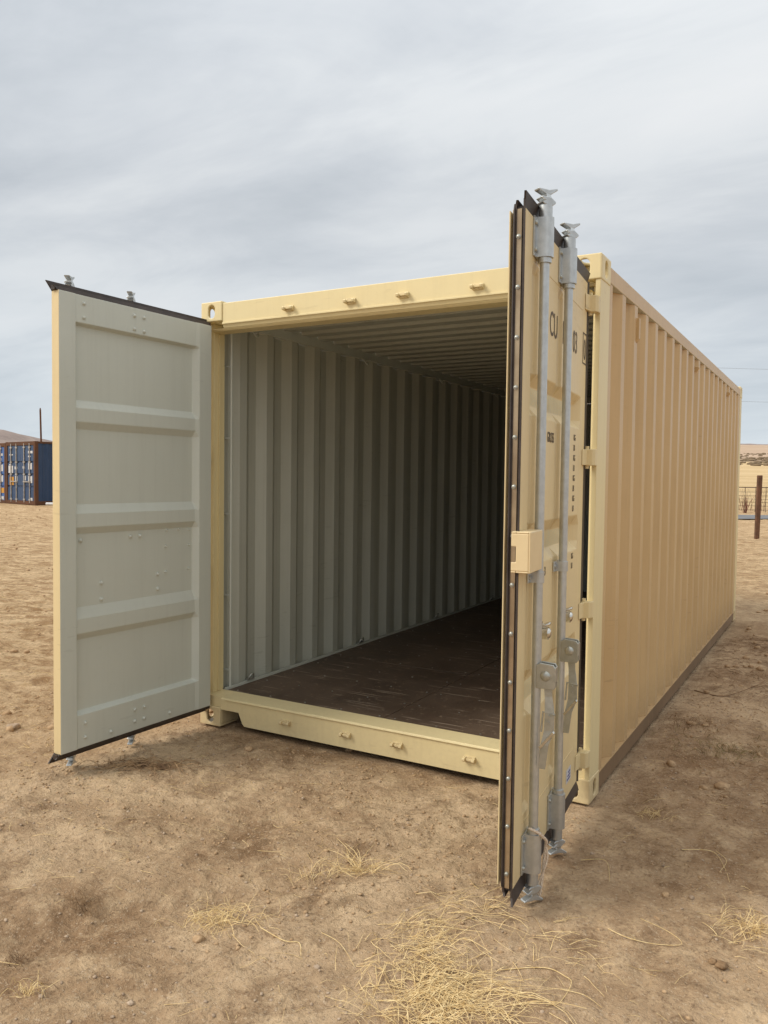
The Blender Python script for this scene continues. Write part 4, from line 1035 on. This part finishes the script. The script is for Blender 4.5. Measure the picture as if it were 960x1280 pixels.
tuft(905, 940, 160, .07, .16, simple('greenish_dry_grass', (.20, .17, .06), .9, 0, (.27, .19, .09), 20), .0014, 'low greenish patch of grass in the shade right of the container', 1.5, kind='stuff')
tuft(855, 905, 120, .06, .14, M_DEADGRASS, .0013, 'brown grass patch in the shade close to the right wall', 1.5, kind='stuff')
tuft(285, 925, 60, .06, .10, M_DEADGRASS, .0012, 'dead grass poking out by the left end of the sill', 1.3)
# the flattened root clump by the left leaf
g_ = pix_ground(180, 962); items = []
for _ in range(120):
    t_ = rs.gauss(0, .11); x = g_.x + t_ * .87 + rs.gauss(0, .02); y = g_.y + t_ * .49 + rs.gauss(0, .02); items.append((lying(rs, x, y, rs.uniform(.04, .17), rs.gauss(.5, .45) + (math.pi if rs.random() < .5 else 0), rs.gauss(0, .6), rs.uniform(.004, .035), 5), rs.uniform(.0012, .003)))
straw_mesh('uprooted_grass_clump', items, simple('dark_roots', (.42, .27, .14), .95, 0, (.17, .10, .055), 14), 'dark flattened clump of uprooted grass lying below the left door leaf', 'grass clump')
# a few stones one can pick out
def stone(px, py, r, m, label, seed):
    g_ = pix_ground(px, py); bm = bmesh.new(); bmesh.ops.create_icosphere(bm, subdivisions=3, radius=r)
    rs_ = np.random.RandomState(seed); o3 = rs_.uniform(-50, 50, 3)
    from mathutils import noise as mn
    for v in bm.verts:
        k = mn.noise(v.co / r * 1.3 + Vector(o3)) * .38 + mn.noise(v.co / r * 4 + Vector(o3)) * .14; v.co *= 1 + k; v.co.z *= .62
    me = bpy.data.meshes.new('stone'); bm.to_mesh(me); bm.free()
    for p_ in me.polygons: p_.use_smooth = True
    o = meshobj('stone' if m is M_STONE else 'soil_clod', me, None, [m]); o.location = (g_.x, g_.y, gz(g_.x, g_.y) + r * .2); tag(o, label, 'stone' if m is M_STONE else 'clod', 'stones on the dirt' if m is M_STONE else 'clods on the dirt')
M_CLOD2 = simple('brown_soil_clod', (.30, .195, .11), .97, 0, (.21, .13, .07), 70, .006, .1)
stone(901, 1213, .019, M_CLOD2, 'knobbly brown clod right of the looped stalk', 1)
stone(891, 1207, .013, M_CLOD2, 'smaller clod touching the knobbly one on its left', 5)
stone(832, 1122, .014, M_CLOD, 'brown clod on the dirt below the forked stalk', 2)
stone(706, 1070, .011, M_STONE, 'flat pale stone near the foot of the second lock rod', 3)
stone(864, 1129, .010, M_STONE, 'pale stone among small ones right of the brown clod', 4)
stone(740, 1072, .009, M_STONE, 'pale stone beside the stalk with the right-angle bend', 7)
stone(248, 1172, .020, M_CLOD, 'dark clod under the wide pale tuft', 8)
stone(163, 1248, .010, M_STONE, 'pale stone near the bottom left corner', 9)
stone(396, 1214, .010, M_STONE, 'pale flat stone left of the straw heap', 10)
stone(16, 911, .040, M_STONE, 'whitish flat stone at the left edge, level with the foot of the left door', 11)
stone(437, 935, .022, M_CLOD, 'clod under the left part of the sill', 12)
stone(310, 940, .024, M_CLOD, 'clod beside the left end of the sill', 13)
